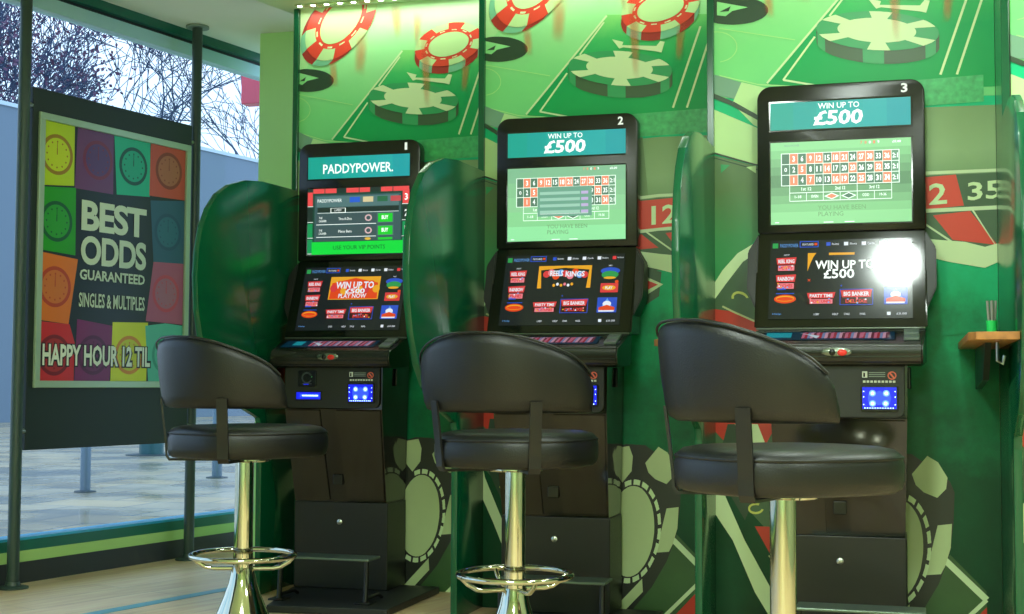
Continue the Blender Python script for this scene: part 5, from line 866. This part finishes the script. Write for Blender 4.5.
        for vv in A1+B0[4:]: t.verts.remove(vv)
        bmesh.ops.recalc_face_normals(t, faces=t.faces); bmesh.ops.bevel(t, geom=t.edges[:], offset=.005, segments=2, affect='EDGES')
        merge(b, t); sp = obj('side_speaker', b, m_gry, T, smooth=40)
    # upper housing
    b = NB(); prism(b, rrect(-H, H, 1.459, 1.992, .05, 8, (0, 0, 1, 1)), 'y', -.083, -.022, bev=.006)
    uh = obj('upper_housing', b, m_blk, T, smooth=40)
    b = NB()
    for x0, x1, z0, z1 in ((-.25, .25, 1.823, 1.935), (-.25, .25, 1.481, 1.790)): box(b, x0, x1, -.0848, -.080, z0, z1, .001)
    obj('screen_glass', b, m_scr, uh)
    header(uh, n); upper(uh, n)
    A = Art(lambda a, c, h: Vector((a, -.0838-h, c)), .0003)
    A.text(E('numeral', '#e8f4e4', .9), 1, str(n+1), .212 if n else .219, 1.945, .234 if n else .231, 1.978, bold=.03)
    A.done('number_mark', uh)
    # side key lock, base lock
    b = NB(); box(b, .224, .236, -.20, -.13, .90, .975, .004); obj('side_latch', b, K('slot_black', '#040404', .2), T)
    b = NB(); t = NB(); lathe(t, [(.0001, 0), (.011, 0), (.012, .004), (.006, .008), (.0001, .008)], 20)
    Mx = Matrix.Translation(Vector((-.002, -.246, .315))) @ Matrix.Rotation(R(90), 4, 'X')
    merge(b, t, 0, Mx); lk = obj('lock', b, m_met, base, smooth=40)
    # foot plate
    b = NB(); t = NB()
    q = [(-.10, -.745), (.395, -.70), (.385, -.05), (-.216, -.05), (-.216, -.27)]
    prism(t, q, 'z', .002, .03, bev=.004); merge(b, t); obj('foot_plate', b, K('plate_black', '#1c1e1c', .45, noise=.2, nscale=12), T)
    # footrest : bent sheet step on two legs
    b = NB(); box(b, -.125, .275, -.60, -.47, .197, .207, .003); st = obj('footrest', b, m_stepm, T)
    for i in range(12): pass
    for x in (-.115, .262):
        b = NB(); tube(b, [(x, -.585, .20), (x, -.59, .10), (x-.0, -.60, .034)], .011, 8); box(b, x-.035, x+.03, -.63, -.55, .030, .038, .002)
        tube(b, [(x, -.58, .05), (x, -.46, .05), (x, -.42, .034)], .008, 8)
        obj('leg', b, m_base, T, smooth=50)
    return T
for n in range(3): terminal(n)

# ------------------------------------------------------------------ wooden side shelves
m_wood = mat('shelf_wood', '#a06a34', .4, noise=.25, nscale=30)
m_brk = mat('bracket_black', '#10201a', .4)
shl = ['wooden arm shelf between terminal 1 and the divider', 'wooden arm shelf between terminal 2 and the divider', 'wooden arm shelf with green pen cup beside terminal 3']
for n in range(3):
    xr = BXL[n+1]-.026; y1 = BY[n]-.012; y0 = BY[n]-.93
    wd, dp = (.105, .93) if n < 2 else (.136, 1.08)
    T = empty('side_shelf', (xr, BY[n], 0)); tag(T, shl[n], 'shelf', 'wooden arm shelves beside the terminals')
    b = NB(); prism(b, [(-wd, -.012), (-wd, -dp+.05), (-wd+.02, -dp), (-.001, -dp), (-.001, -.012)], 'z', 1.040, 1.062, bev=.002)
    obj('shelf_board', b, m_wood, T)
    b = NB(); prism(b, [(-.03, 1.039), (-.80, 1.039), (-.60, .93), (-.03, .90)], 'x', -.080, -.062); obj('bracket', b, m_brk, T)
    b = NB(); tube(b, [(-.05, -.86, 1.039), (-.05, -.86, .985), (-.035, -.86, .975), (-.03, -.86, 1.0)], .005, 8); obj('hook', b, m_met, T)
# pen cup on the shelf beside terminal 3
cx, cy = BXL[3]-.083, BY[2]-.72
T = empty('pen_cup', (cx, cy, 1.063)); tag(T, 'small bright green cup of grey pens standing on the wooden shelf', 'pen cup')
b = NB(); lathe(b, [(.0001, 0), (.014, 0), (.017, .045), (.015, .045), (.012, .004), (.0001, .004)], 20); obj('cup', b, mat('cup_green', '#20d060', .4), T, smooth=40)
for k in range(4):
    b = NB(); a = k*1.6; tube(b, [(.006*math.cos(a), .006*math.sin(a), .006), (.012*math.cos(a), .012*math.sin(a), .105)], .0042, 8); obj('pen', b, mat('pen_grey', '#8a8c80', .5), T, smooth=40)

# ------------------------------------------------------------------ bar stools
m_lea = mat('black_leather', '#0c0d0a', .42, bump=.35, bscale=260, spec=.45)
m_chr = mat('chrome', '#c6c4b2', .07, metal=1)
m_bar = mat('stool_bar_black', '#090a08', .4)
def seat_outline(k=1.0, n=48):
    o = []
    for i in range(n):
        a = 2*PI*i/n; c, s = math.cos(a), math.sin(a); p = 2.6
        r = 1/((abs(c)/.262)**p+(abs(s)/.235)**p)**(1/p)
        o.append((r*c*k, r*s*k))
    return o
def stool(n, x, y, ang, label):
    T = empty('bar_stool', (x, y, 0), R(ang)); tag(T, label, 'bar stool', 'bar stools facing the terminals')
    b = NB(); lathe(b, [(.0001, 0), (.212, 0), (.214, .006), (.208, .014), (.17, .03), (.135, .055), (.108, .088), (.083, .14), (.062, .19), (.047, .235), (.040, .27), (.037, .285), (.0001, .285)], 64)
    obj('base', b, m_chr, T, smooth=50)
    b = NB(); lathe(b, [(.0315, .28), (.0315, .644)], 40); lathe(b, [(.0335, .282), (.0335, .345)], 40)
    obj('pole', b, m_chr, T, smooth=50)
    b = NB(); N = 48; zr = .325; tube(b, [(.174*math.cos(2*PI*i/N), .174*math.sin(2*PI*i/N), zr) for i in range(N)], .0095, 10, closed=True)
    ring = obj('foot_ring', b, m_chr, T, smooth=60)
    for k in range(4):
        a = R(45+90*k); c, s = math.cos(a), math.sin(a)
        b = NB(); tube(b, [(.172*c, .172*s, zr-.004), (.155*c, .155*s, zr-.022), (.125*c, .125*s, zr-.040), (.10*c, .10*s, zr-.044), (.033*c, .033*s, zr-.044)], .0075, 8)
        obj('strut', b, m_chr, ring, smooth=60)
    # seat plate
    b = NB(); lathe(b, [(.0001, .643), (.085, .643), (.09, .648), (.09, .658), (.0001, .658)], 40); obj('seat_plate', b, m_chr, T, smooth=40)
    # cushion
    b = NB(); zs = [(.0, .659, .86), (0, .660, .93), (0, .668, .975), (0, .69, 1.0), (0, .725, 1.0), (0, .748, .975), (0, .760, .92), (0, .766, .80), (0, .769, .5), (0, .770, .05)]
    rings = []
    for _, z, k in zs: rings.append([b.verts.new((px+.015, py, z)) for px, py in seat_outline(k)])
    for A0, B0 in zip(rings, rings[1:]):
        for i in range(48): b.faces.new([A0[i], A0[(i+1) % 48], B0[(i+1) % 48], B0[i]])
    b.faces.new(rings[0][::-1]); b.faces.new(rings[-1])
    seat = obj('seat', b, m_lea, T, smooth=60)
    b = NB(); o_ = seat_outline(1.002); tube(b, [(px+.015, py, .742) for px, py in seat_outline(.987)], .0035, 6, closed=True); obj('piping', b, m_lea, seat, smooth=60)
    # curved backrest, back direction is local -x
    prof = [(d_*.935, z_) for d_, z_ in [(0, 1.066), (15, 1.063), (30, 1.050), (45, 1.028), (60, 1.000), (70, .972), (78, .935), (83, .895), (84.5, .86), (84.5, .84)]]
    def ztop(d):
        d = abs(d)
        for (a0, z0), (a1, z1) in zip(prof, prof[1:]):
            if d <= a1: return z0+(z1-z0)*(d-a0)/(a1-a0)
        return .845
    b = NB(); ND = 44; cols = []
    angs = [-79+158*i/ND for i in range(ND+1)]
    for d in angs:
        zt = ztop(d); zb = .826; a = R(180+d); c, s = math.cos(a), math.sin(a)
        th = .050 if abs(d) < 73 else .050*max(.35, math.sqrt(max(0, 1-((abs(d)-73)/7)**2)))
        col = []
        K_ = 12
        for k in range(K_):                    # closed loop of a padded section
            q = 2*PI*k/K_
            e = 3.2
            cc, ss = math.cos(q), math.sin(q)
            u = math.copysign(abs(cc)**(2/e), cc); w = math.copysign(abs(ss)**(2/e), ss)
            z = (zt+zb)/2+w*(zt-zb)/2
            rad = .262+(.03)*((z-.826)/.24)+u*th/2
            col.append(b.verts.new((rad*c+.012, rad*s, z)))
        cols.append(col)
    for A0, B0 in zip(cols, cols[1:]):
        for k in range(12): b.faces.new([A0[k], A0[(k+1) % 12], B0[(k+1) % 12], B0[k]])
    b.faces.new(cols[0][::-1]); b.faces.new(cols[-1])
    back = obj('backrest', b, m_lea, T, smooth=60)
    b = NB(); tube(b, [((.262+.03*((ztop(d)-.826)/.24)+.020)*math.cos(R(180+d))+.012, (.262+.03*((ztop(d)-.826)/.24)+.020)*math.sin(R(180+d)), ztop(d)-.004) for d in angs[2:-2]], .0035, 6)
    obj('piping', b, m_lea, back, smooth=60)
    for d in (-35, 35):
        a = R(180+d); c, s = math.cos(a), math.sin(a)
        b = NB(); t = NB(); pr = [(.287, .86), (.268, .70), (.266, .666), (.258, .655), (.09, .652), (.09, .646), (.262, .648), (.273, .664), (.275, .70), (.294, .86)]
        prism(t, pr, 'y', -.017, .017) if False else None
        A0 = [t.verts.new((r_, -.018, z_)) for r_, z_ in pr]; B0 = [t.verts.new((r_, .018, z_)) for r_, z_ in pr]
        t.faces.new(A0); t.faces.new(B0[::-1])
        for i in range(10): t.faces.new([A0[i], A0[(i+1) % 10], B0[(i+1) % 10], B0[i]])
        merge(b, t, 0, Matrix.Translation(Vector((.012, 0, 0))) @ Matrix.Rotation(a, 4, 'Z')); obj('back_support', b, m_bar, T)
    return T
stool(0, -2.212, 4.346, 65, 'black leather bar stool with chrome pole in front of terminal 1, nearest the window')
stool(1, -1.198, 4.168, 82, 'black leather bar stool with chrome pole in front of terminal 2')
stool(2, -.313, 3.406, 41, 'black leather bar stool with chrome pole in front of terminal 3')

# ------------------------------------------------------------------ poles and poster by the window
m_pole = mat('pole_dark_green', '#31443f', .4)
def wp(s, n_, z=0): return WO+WD*s+WN*n_+Vector((0, 0, z))
plb = ['dark floor to ceiling pole at the window side of the poster board', 'dark floor to ceiling pole between the poster board and the light green wall']
for k, s in enumerate((-.012, 1.147)):
    p = wp(s, .09); T = empty('display_pole', p); tag(T, plb[k], 'pole', 'poles holding the poster board')
    b = NB(); lathe(b, [(.0265, .01), (.0265, CEIL-.008)], 28); obj('shaft', b, m_pole, T, smooth=60)
    b = NB(); lathe(b, [(.0001, 0), (.068, 0), (.068, .008), (.035, .014), (.030, .03), (.0001, .03)], 36); obj('floor_flange', b, m_pole, T, smooth=40)
    b = NB(); lathe(b, [(.0001, CEIL-.012), (.060, CEIL-.012), (.060, CEIL-.001), (.0001, CEIL-.001)], 36); obj('ceiling_flange', b, mat('flange_grey', '#7c9088', .4), T, smooth=40)
    for z in (.69, 2.16):
        b = NB(); d = (WD if k == 0 else -WD); tube(b, [Vector((0, 0, z))+d*.02, Vector((0, 0, z))+d*.045], .012, 10); obj('clamp', b, m_met, T, smooth=50)
T = empty('poster_board', wp(.555, .09), -WA+PI/2)
tag(T, 'dark hanging board with framed BEST ODDS GUARANTEED poster of coloured clocks', 'poster board')
def place(o, ):
    o.parent = T; o.matrix_parent_inverse = Matrix()
# local frame of the board: x along the glass, -y into the room
def lx(s): return s-.555
b = NB(); box(b, lx(.030), lx(1.105), -.012, .012, .605, 2.245, .003); obj('board_panel', b, mat('board_charcoal', '#1d2b28', .5), T)
def fr(bm, x0, x1, z0, z1, w, y0, y1):
    box(bm, x0, x1, y0, y1, z1-w, z1, .003); box(bm, x0, x1, y0, y1, z0, z0+w, .003); box(bm, x0, x0+w, y0, y1, z0+w, z1-w, .003); box(bm, x1-w, x1, y0, y1, z0+w, z1-w, .003)
b = NB(); fr(b, lx(.062), lx(1.085), .884, 2.135, .032, -.028, -.012); obj('poster_frame', b, mat('frame_alu', '#a9c2a8', .35, metal=.3), T)
CELLS = [('#bcd40a', [(0.088, 2.11), (0.283, 2.11), (0.286, 1.824), (0.085, 1.804)]), ('#6c3a6a', [(0.302, 2.11), (0.537, 2.11), (0.54, 1.815), (0.29, 1.815)]), ('#18b48c', [(0.54, 2.11), (0.792, 2.11), (0.795, 1.834), (0.564, 1.818)]), ('#c8503c', [(0.796, 2.11), (1.06, 2.11), (1.06, 1.847), (0.791, 1.84)]), ('#249a12', [(0.085, 1.797), (0.298, 1.816), (0.303, 1.5), (0.085, 1.51)]), ('#2e5c74', [(0.8, 1.817), (1.06, 1.844), (1.06, 1.511), (0.83, 1.503)]), ('#e07416', [(0.085, 1.501), (0.32, 1.483), (0.27, 1.178), (0.085, 1.191)]), ('#b05a78', [(0.83, 1.512), (1.06, 1.519), (1.06, 1.206), (0.782, 1.214)]), ('#cc2a28', [(0.085, 1.185), (0.276, 1.178), (0.311, 1.092), (0.309, 0.91), (0.085, 0.91)]), ('#7a2460', [(0.323, 1.204), (0.571, 1.179), (0.538, 0.91), (0.313, 0.91)]), ('#d6dc10', [(0.554, 1.199), (0.799, 1.206), (0.793, 0.91), (0.546, 0.91)]), ('#58bca0', [(0.779, 1.19), (0.924, 1.208), (1.06, 1.2), (1.06, 0.91), (0.807, 0.91)])]
CLOCKS = [(.176, 1.955, '#9c7a10', '#c8d61a'), (.435, 1.966, '#7c2e4c', '#5a3a70'), (.674, 1.97, '#0c5244', '#14a884'), (.93, 1.982, '#8a3c2c', '#b0684a'), (.182, 1.647, '#0c5a2c', '#2a9a2c'), (.93, 1.67, '#26506a', '#2f6a7c'), (.181, 1.346, '#b8401c', '#d0702a'), (.924, 1.358, '#c44a5e', '#a86a80'), (.186, 1.033, '#7c1c1c', '#a82c28'), (.429, 1.038, '#5a1c48', '#6c2858'), (.67, 1.043, '#d08a1c', '#c8cc20'), (.928, 1.048, '#3c9a84', '#58bca0')]
A = Art(lambda a, c, h: Vector((lx(a), -.014-h, c)), .0006)
PP = lambda c: mat('poster_'+c[1:], c, .35)
A.rect(PP('#16241e'), 0, .085, .905, 1.06, 2.115)
for c, pts in CELLS: A.poly(PP(c), 1, [(min(1.06, max(.085, a)), z) for a, z in pts])
for x, z, c1, c2 in CLOCKS:
    A.ell(PP(c1), 2, x, z, .098, .094, 36); A.ell(PP(c2), 3, x, z, .080, .077, 36)
    for k in range(12):
        a = R(30*k); A.ell(PP(c1), 4, x+.062*math.cos(a), z+.060*math.sin(a), .005, .005, 6)
    A.rect(PP(c1), 4, x-.002, z, x+.002, z+.055); A.rect(PP(c1), 4, x-.003, z, x+.003, z+.03)
cr = PP('#cfdcc0')
A.text(cr, 5, 'BEST', .335, 1.622, .772, 1.768, bold=.035, space=.95, res=5); A.text(cr, 5, 'ODDS', .335, 1.462, .774, 1.600, bold=.035, space=.95, res=5)
A.text(cr, 5, 'GUARANTEED', .331, 1.390, .768, 1.440, bold=.03); A.text(cr, 5, 'SINGLES & MULTIPLES', .329, 1.262, .770, 1.330, bold=.02)
A.text(PP('#0d130f'), 5, 'HAPPY HOUR 12 TIL', .106, .974, .822, 1.094, bold=.11, res=1); A.text(PP('#e4ecd8'), 6, 'HAPPY HOUR 12 TIL', .113, .985, .815, 1.085, bold=.03)
A.done('poster', T)

# blue stripe on the floor
b = NB(); prism(b, [(-3.345, 4.12), (-3.275, 4.10), (-2.850, 5.86), (-2.910, 5.872)], 'z', .0005, .002)
tag(obj('floor_stripe', b, mat('stripe_blue', '#4a9cb4', .4)), 'thin blue stripe on the pale floor beside the first stool', 'floor stripe')

# ------------------------------------------------------------------ outdoors
GZ = -.12
def pave_mat():
    m = bpy.data.materials.new('wet_paving'); m.use_nodes = True
    nt = m.node_tree; b = nt.nodes['Principled BSDF']; L = nt.links
    tc = nt.nodes.new('ShaderNodeTexCoord')
    br = nt.nodes.new('ShaderNodeTexBrick'); br.inputs['Scale'].default_value = 1; br.inputs['Brick Width'].default_value = .9; br.inputs['Row Height'].default_value = .6; br.inputs['Mortar Size'].default_value = .012
    br.inputs['Color1'].default_value = srgb('#a39a84'); br.inputs['Color2'].default_value = srgb('#bca780'); br.inputs['Mortar'].default_value = srgb('#5c666c')  # beige put into the slab colours in place of warm reflections
    L.new(tc.outputs['Object'], br.inputs['Vector']); L.new(br.outputs['Color'], b.inputs['Base Color'])
    n = nt.nodes.new('ShaderNodeTexNoise'); n.inputs['Scale'].default_value = .9; n.inputs['Detail'].default_value = 6; L.new(tc.outputs['Object'], n.inputs['Vector'])
    r = nt.nodes.new('ShaderNodeMapRange'); r.inputs['From Min'].default_value = .35; r.inputs['From Max'].default_value = .65; r.inputs['To Min'].default_value = .08; r.inputs['To Max'].default_value = .5
    L.new(n.outputs['Fac'], r.inputs['Value']); L.new(r.outputs['Result'], b.inputs['Roughness'])
    n2 = nt.nodes.new('ShaderNodeTexNoise'); n2.inputs['Scale'].default_value = 5; n2.inputs['Detail'].default_value = 4; L.new(tc.outputs['Object'], n2.inputs['Vector'])
    bp = nt.nodes.new('ShaderNodeBump'); bp.inputs['Strength'].default_value = .12; bp.inputs['Distance'].default_value = .02
    L.new(n2.outputs['Fac'], bp.inputs['Height']); L.new(bp.outputs['Normal'], b.inputs['Normal'])
    b.inputs['Specular IOR Level'].default_value = 1.0
    return m
b = NB(); prism(b, [(-5.85, -3.2), (-4.06, 5.41), (-3.62, 7.6), (10, 60), (-90, 90), (-90, -3.2)], 'z', GZ-.1, GZ)
tag(obj('pavement', b, pave_mat()), 'wet paved street outside the window', kind='structure')
# pale hoarding across the street and the brick building past its end
HD = (Vector((-19.95, 39.94, 0))-Vector((-22.031, 29.711, 0))).normalized(); HN = Vector((-HD.y, HD.x, 0))
H0 = Vector((-22.031, 29.711, 0))
def hbox(bm, s0, s1, n0, n1, z0, z1, mi=0):
    t = NB(); box(t, s0, s1, n0, n1, z0, z1)
    Mx = Matrix((HD, HN, Vector((0, 0, 1)))).transposed().to_4x4(); Mx.translation = H0; merge(bm, t, mi, Mx)
T = empty('hoarding', H0); T.location = H0
tag(T, 'tall plain pale blue hoarding across the street', 'hoarding')
def hpart(nm, args, m):
    b = NB(); t = NB(); box(t, *args); Mx = Matrix((HD, HN, Vector((0, 0, 1)))).transposed().to_4x4(); merge(b, t, 0, Mx); return obj(nm, b, m, T)
hpart('panel_sheet', (-6, 30, 0, .3, GZ, 7.85), mat('hoarding_blue', '#728394', .6))
hpart('cap_rail', (-6, 30, -.05, .32, 7.85, 7.95), mat('hoarding_cap', '#c8d8e6', .5))
# steel posts on the pavement
for k, (x, y, r, h, c, lb) in enumerate(((-7.50, 11.51, .048, 1.0, '#5c7080', 'slim grey steel bollard on the wet paving, seen left under the poster board'),
                                  (-10.41, 17.6, .17, 3.6, '#2c5a60', 'thick teal street post on the wet paving'),
                                  (-7.28, 13.66, .055, 1.0, '#5c7080', 'slim grey steel bollard on the wet paving behind the first bar stool'))):
    T = empty('street_post' if k == 1 else 'bollard', (x, y, GZ)); tag(T, lb, 'post' if k == 1 else 'bollard')
    b = NB(); lathe(b, [(r, 0), (r, h-.03), (r*.8, h), (.0001, h)], 24); obj('shaft', b, mat('post'+c[1:], c, .35, metal=.3), T, smooth=50)
    b = NB(); lathe(b, [(.0001, 0), (r*2.1, 0), (r*2.1, .012), (r*1.0, .02), (.0001, .02)], 30); obj('foot_collar', b, mat('post_collar', '#3a464c', .5), T, smooth=40)
# projecting red sign on the shop front
T = empty('projecting_sign', (-3.93, 7.6, 2.60)); tag(T, 'red projecting shop sign with a white disc outside the window', 'sign')
b = NB(); box(b, 0, .62, 0, .10, 0, .62, .006); obj('sign_box', b, mat('sign_red', '#e03a56', .35), T)
A = Art(lambda a, c, h: Vector((a, -.001-h, c)), .0006); A.ell(mat('sign_white', '#f2f4fa', .4), 1, .30, .33, .20, .235, 40); A.done('sign_disc', T)
b = NB(); box(b, .50, .62, .11, .15, .58, .66, .003); box(b, .55, .75, .02, .08, .62, .66, .003); obj('bracket', b, m_brk, T)
# bare trees beyond the hoarding
m_bark = mat('bark_hazy', '#3a4a68', .8); m_leaf = mat('purple_leaf', '#5c3c58', .7)  # branch colour tinted blue to carry the outdoor haze
def tree(base, h, seed, spread, leaves, label, r0=.2, depth=6):
    rnd = random.Random(seed)
    T = empty('bare_tree', base); tag(T, label, 'tree')
    b = NB(); tips = []
    def grow(p, d, L, r, k):
        q = p; pts = [p]; rad = [r]
        for i in range(3):
            d = (d+Vector((rnd.uniform(-1, 1), rnd.uniform(-1, 1), rnd.uniform(-.5, .7)))*.17).normalized()
            q = q+d*L/3; pts.append(q); rad.append(max(.013, r*(1-.12*(i+1))))
        tube(b, pts, r, 5 if k < depth-1 else 4, radii=rad)
        if k <= 3: tips.append((q, k))
        if k == 0: return
        nb = 3 if rnd.random() < .55 else 2
        if k == depth: nb = 4
        for j in range(nb):
            a = rnd.uniform(0, 2*PI); t = rnd.uniform(.3, .75)*spread
            o = d.orthogonal().normalized(); o.rotate(Matrix.Rotation(a, 3, d))
            nd = (d+o*t+Vector((0, 0, .12))).normalized()
            grow(pts[rnd.choice((2, 3, 3))], nd, L*rnd.uniform(.70, .88), max(.013, rad[-1]*.74), k-1)
    grow(Vector((0, 0, 0)), Vector((0, 0, 1)), h*.24, r0, depth)
    zm = max(v.co.z for v in b.verts); k_ = h/zm
    for v in b.verts: v.co *= k_
    tips = [(q*k_, k) for q, k in tips]
    obj('branches', b, m_bark, T)
    if leaves:
        b = NB()
        for q, k in tips:
            for j in range(leaves):
                c = q+Vector((rnd.gauss(0, .35), rnd.gauss(0, .35), rnd.gauss(0, .35))); s = rnd.uniform(.04, .11)
                v1 = Vector((rnd.uniform(-1, 1), rnd.uniform(-1, 1), rnd.uniform(-1, 1))).normalized(); v2 = v1.orthogonal().normalized()
                f = b.faces.new([b.verts.new(c+v1*s), b.verts.new(c+v2*s*.6+v1*.1*s), b.verts.new(c-v1*s), b.verts.new(c-v2*s*.6)])
        o = obj('foliage', b, m_leaf, T, normals=False); o['kind'] = 'stuff'
tree((-27.6, 44.4, GZ), 19, 3, 1.05, 0, 'bare tree with fine branches beyond the hoarding, seen over the middle of the poster board',   .24, 7)
tree((-24.0, 49.5, GZ), 19, 11, 1.05, 0, 'bare tree beyond the hoarding, seen between the second pole and the green wall', .24, 7)
tree((-31.4, 38.4, GZ), 17, 5, .9, 2, 'tree with purple brown leaves beyond the hoarding, over the left corner of the poster board', .22, 7)

# ------------------------------------------------------------------ lamps of the room
led = mat('led_lens', '#f4fff0', .3, emit=14)
for n in range(4):
    x0 = BXL[n]+.01; x1 = (BXL[n+1]-.03) if n < 3 else BXL[n]+.95
    T = empty('led_strip_light', ((x0+x1)/2, BY[n]-.075, SOFF)); tag(T, ['slim strip of small round lights above the mural of terminal 1', 'slim strip of small round lights above the mural of terminal 2', 'slim strip of small round lights above the mural of terminal 3', 'slim strip of small round lights above the mural past the last divider'][n], 'strip light', 'strip lights above the murals')
    w = (x1-x0)/2
    b = NB(); box(b, -w, w, -.016, .016, -.006, -.0005, .001); obj('strip_body', b, mat('strip_white', '#a9c48c', .5), T)
    b = NB(); k = int(2*w/.066)
    for i in range(k):
        lathe(b, [(.0001, -.0085), (.010, -.0075), (.0115, -.006)], 12, (-w+.02+.066*i, 0), caps=False)
    obj('lamp_lens', b, led, T)
    ld = bpy.data.lights.new('strip_glow', 'AREA'); ld.shape = 'RECTANGLE'; ld.size = 2*w; ld.size_y = .05; ld.energy = 2.6; ld.color = (.9, 1, .88)
    lo_ = bpy.data.objects.new('strip_glow', ld); COL.objects.link(lo_); lo_.parent = T; lo_.location = (0, -.02, -.012); lo_.rotation_euler = (R(0), 0, 0)
panel = mat('panel_diffuser', '#fff6dc', .4, emit=6)
def ceil_light(x, y, lab, e, w=.3, zc=SOFF):
    T = empty('ceiling_light', (x, y, zc)); tag(T, lab, 'ceiling light', 'square ceiling lights')
    b = NB(); fr_ = b
    for a in ((-w, w, -w, -w+.02), (-w, w, w-.02, w), (-w, -w+.02, -w+.02, w-.02), (w-.02, w, -w+.02, w-.02)): box(b, a[0], a[1], a[2], a[3], -.015, -.0005, .001)
    obj('frame', b, mat('light_frame', '#c8c8c0', .5), T)
    b = NB(); box(b, -w+.02, w-.02, -w+.02, w-.02, -.010, -.002); obj('diffuser', b, panel, T)
    ld = bpy.data.lights.new('ceiling_glow', 'AREA'); ld.size = 2*w-.05; ld.energy = e*1.9; ld.color = (.86, 1, .92)
    o = bpy.data.objects.new('ceiling_glow', ld); COL.objects.link(o); o.parent = T; o.location = (0, 0, -.02)
ceil_light(-.08, 3.85, 'square ceiling light mirrored in the touchscreen of terminal 3', 9, .10)
ceil_light(-1.0, 1.6, 'square ceiling light behind the bar stools', 40)
ceil_light(1.6, 1.6, 'square ceiling light near the side wall', 40)
ceil_light(-.2, -1.4, 'unseen square light added behind the viewer to brighten the rear wall', 60)  # unseen lamp, strengthened so the rear wall reflects more haze
ceil_light(1.6, 3.9, 'square ceiling light past the shelf', 25)

# ------------------------------------------------------------------ sky
W = bpy.data.worlds.new('sky'); SC.world = W; W.use_nodes = True
nt = W.node_tree; bg = nt.nodes['Background']; L = nt.links
tc = nt.nodes.new('ShaderNodeTexCoord'); n = nt.nodes.new('ShaderNodeTexNoise'); n.inputs['Scale'].default_value = 3.5; n.inputs['Detail'].default_value = 5
L.new(tc.outputs['Generated'], n.inputs['Vector'])
r = nt.nodes.new('ShaderNodeValToRGB'); r.color_ramp.elements[0].position = .35; r.color_ramp.elements[1].position = .6
r.color_ramp.elements[0].color = (.30, .52, .78, 1); r.color_ramp.elements[1].color = (.60, .72, .88, 1)
L.new(n.outputs['Fac'], r.inputs['Fac']); L.new(r.outputs['Color'], bg.inputs['Color']); bg.inputs['Strength'].default_value = 2.2

SC.view_settings.view_transform = 'Standard'; SC.view_settings.look = 'None'; SC.view_settings.gamma = 1
SC.view_settings.exposure = 0.12; SC.view_settings.use_curve_mapping = False
SC.cycles.use_denoising = True
SC.cycles.max_bounces = 8; SC.cycles.sample_clamp_indirect = 6
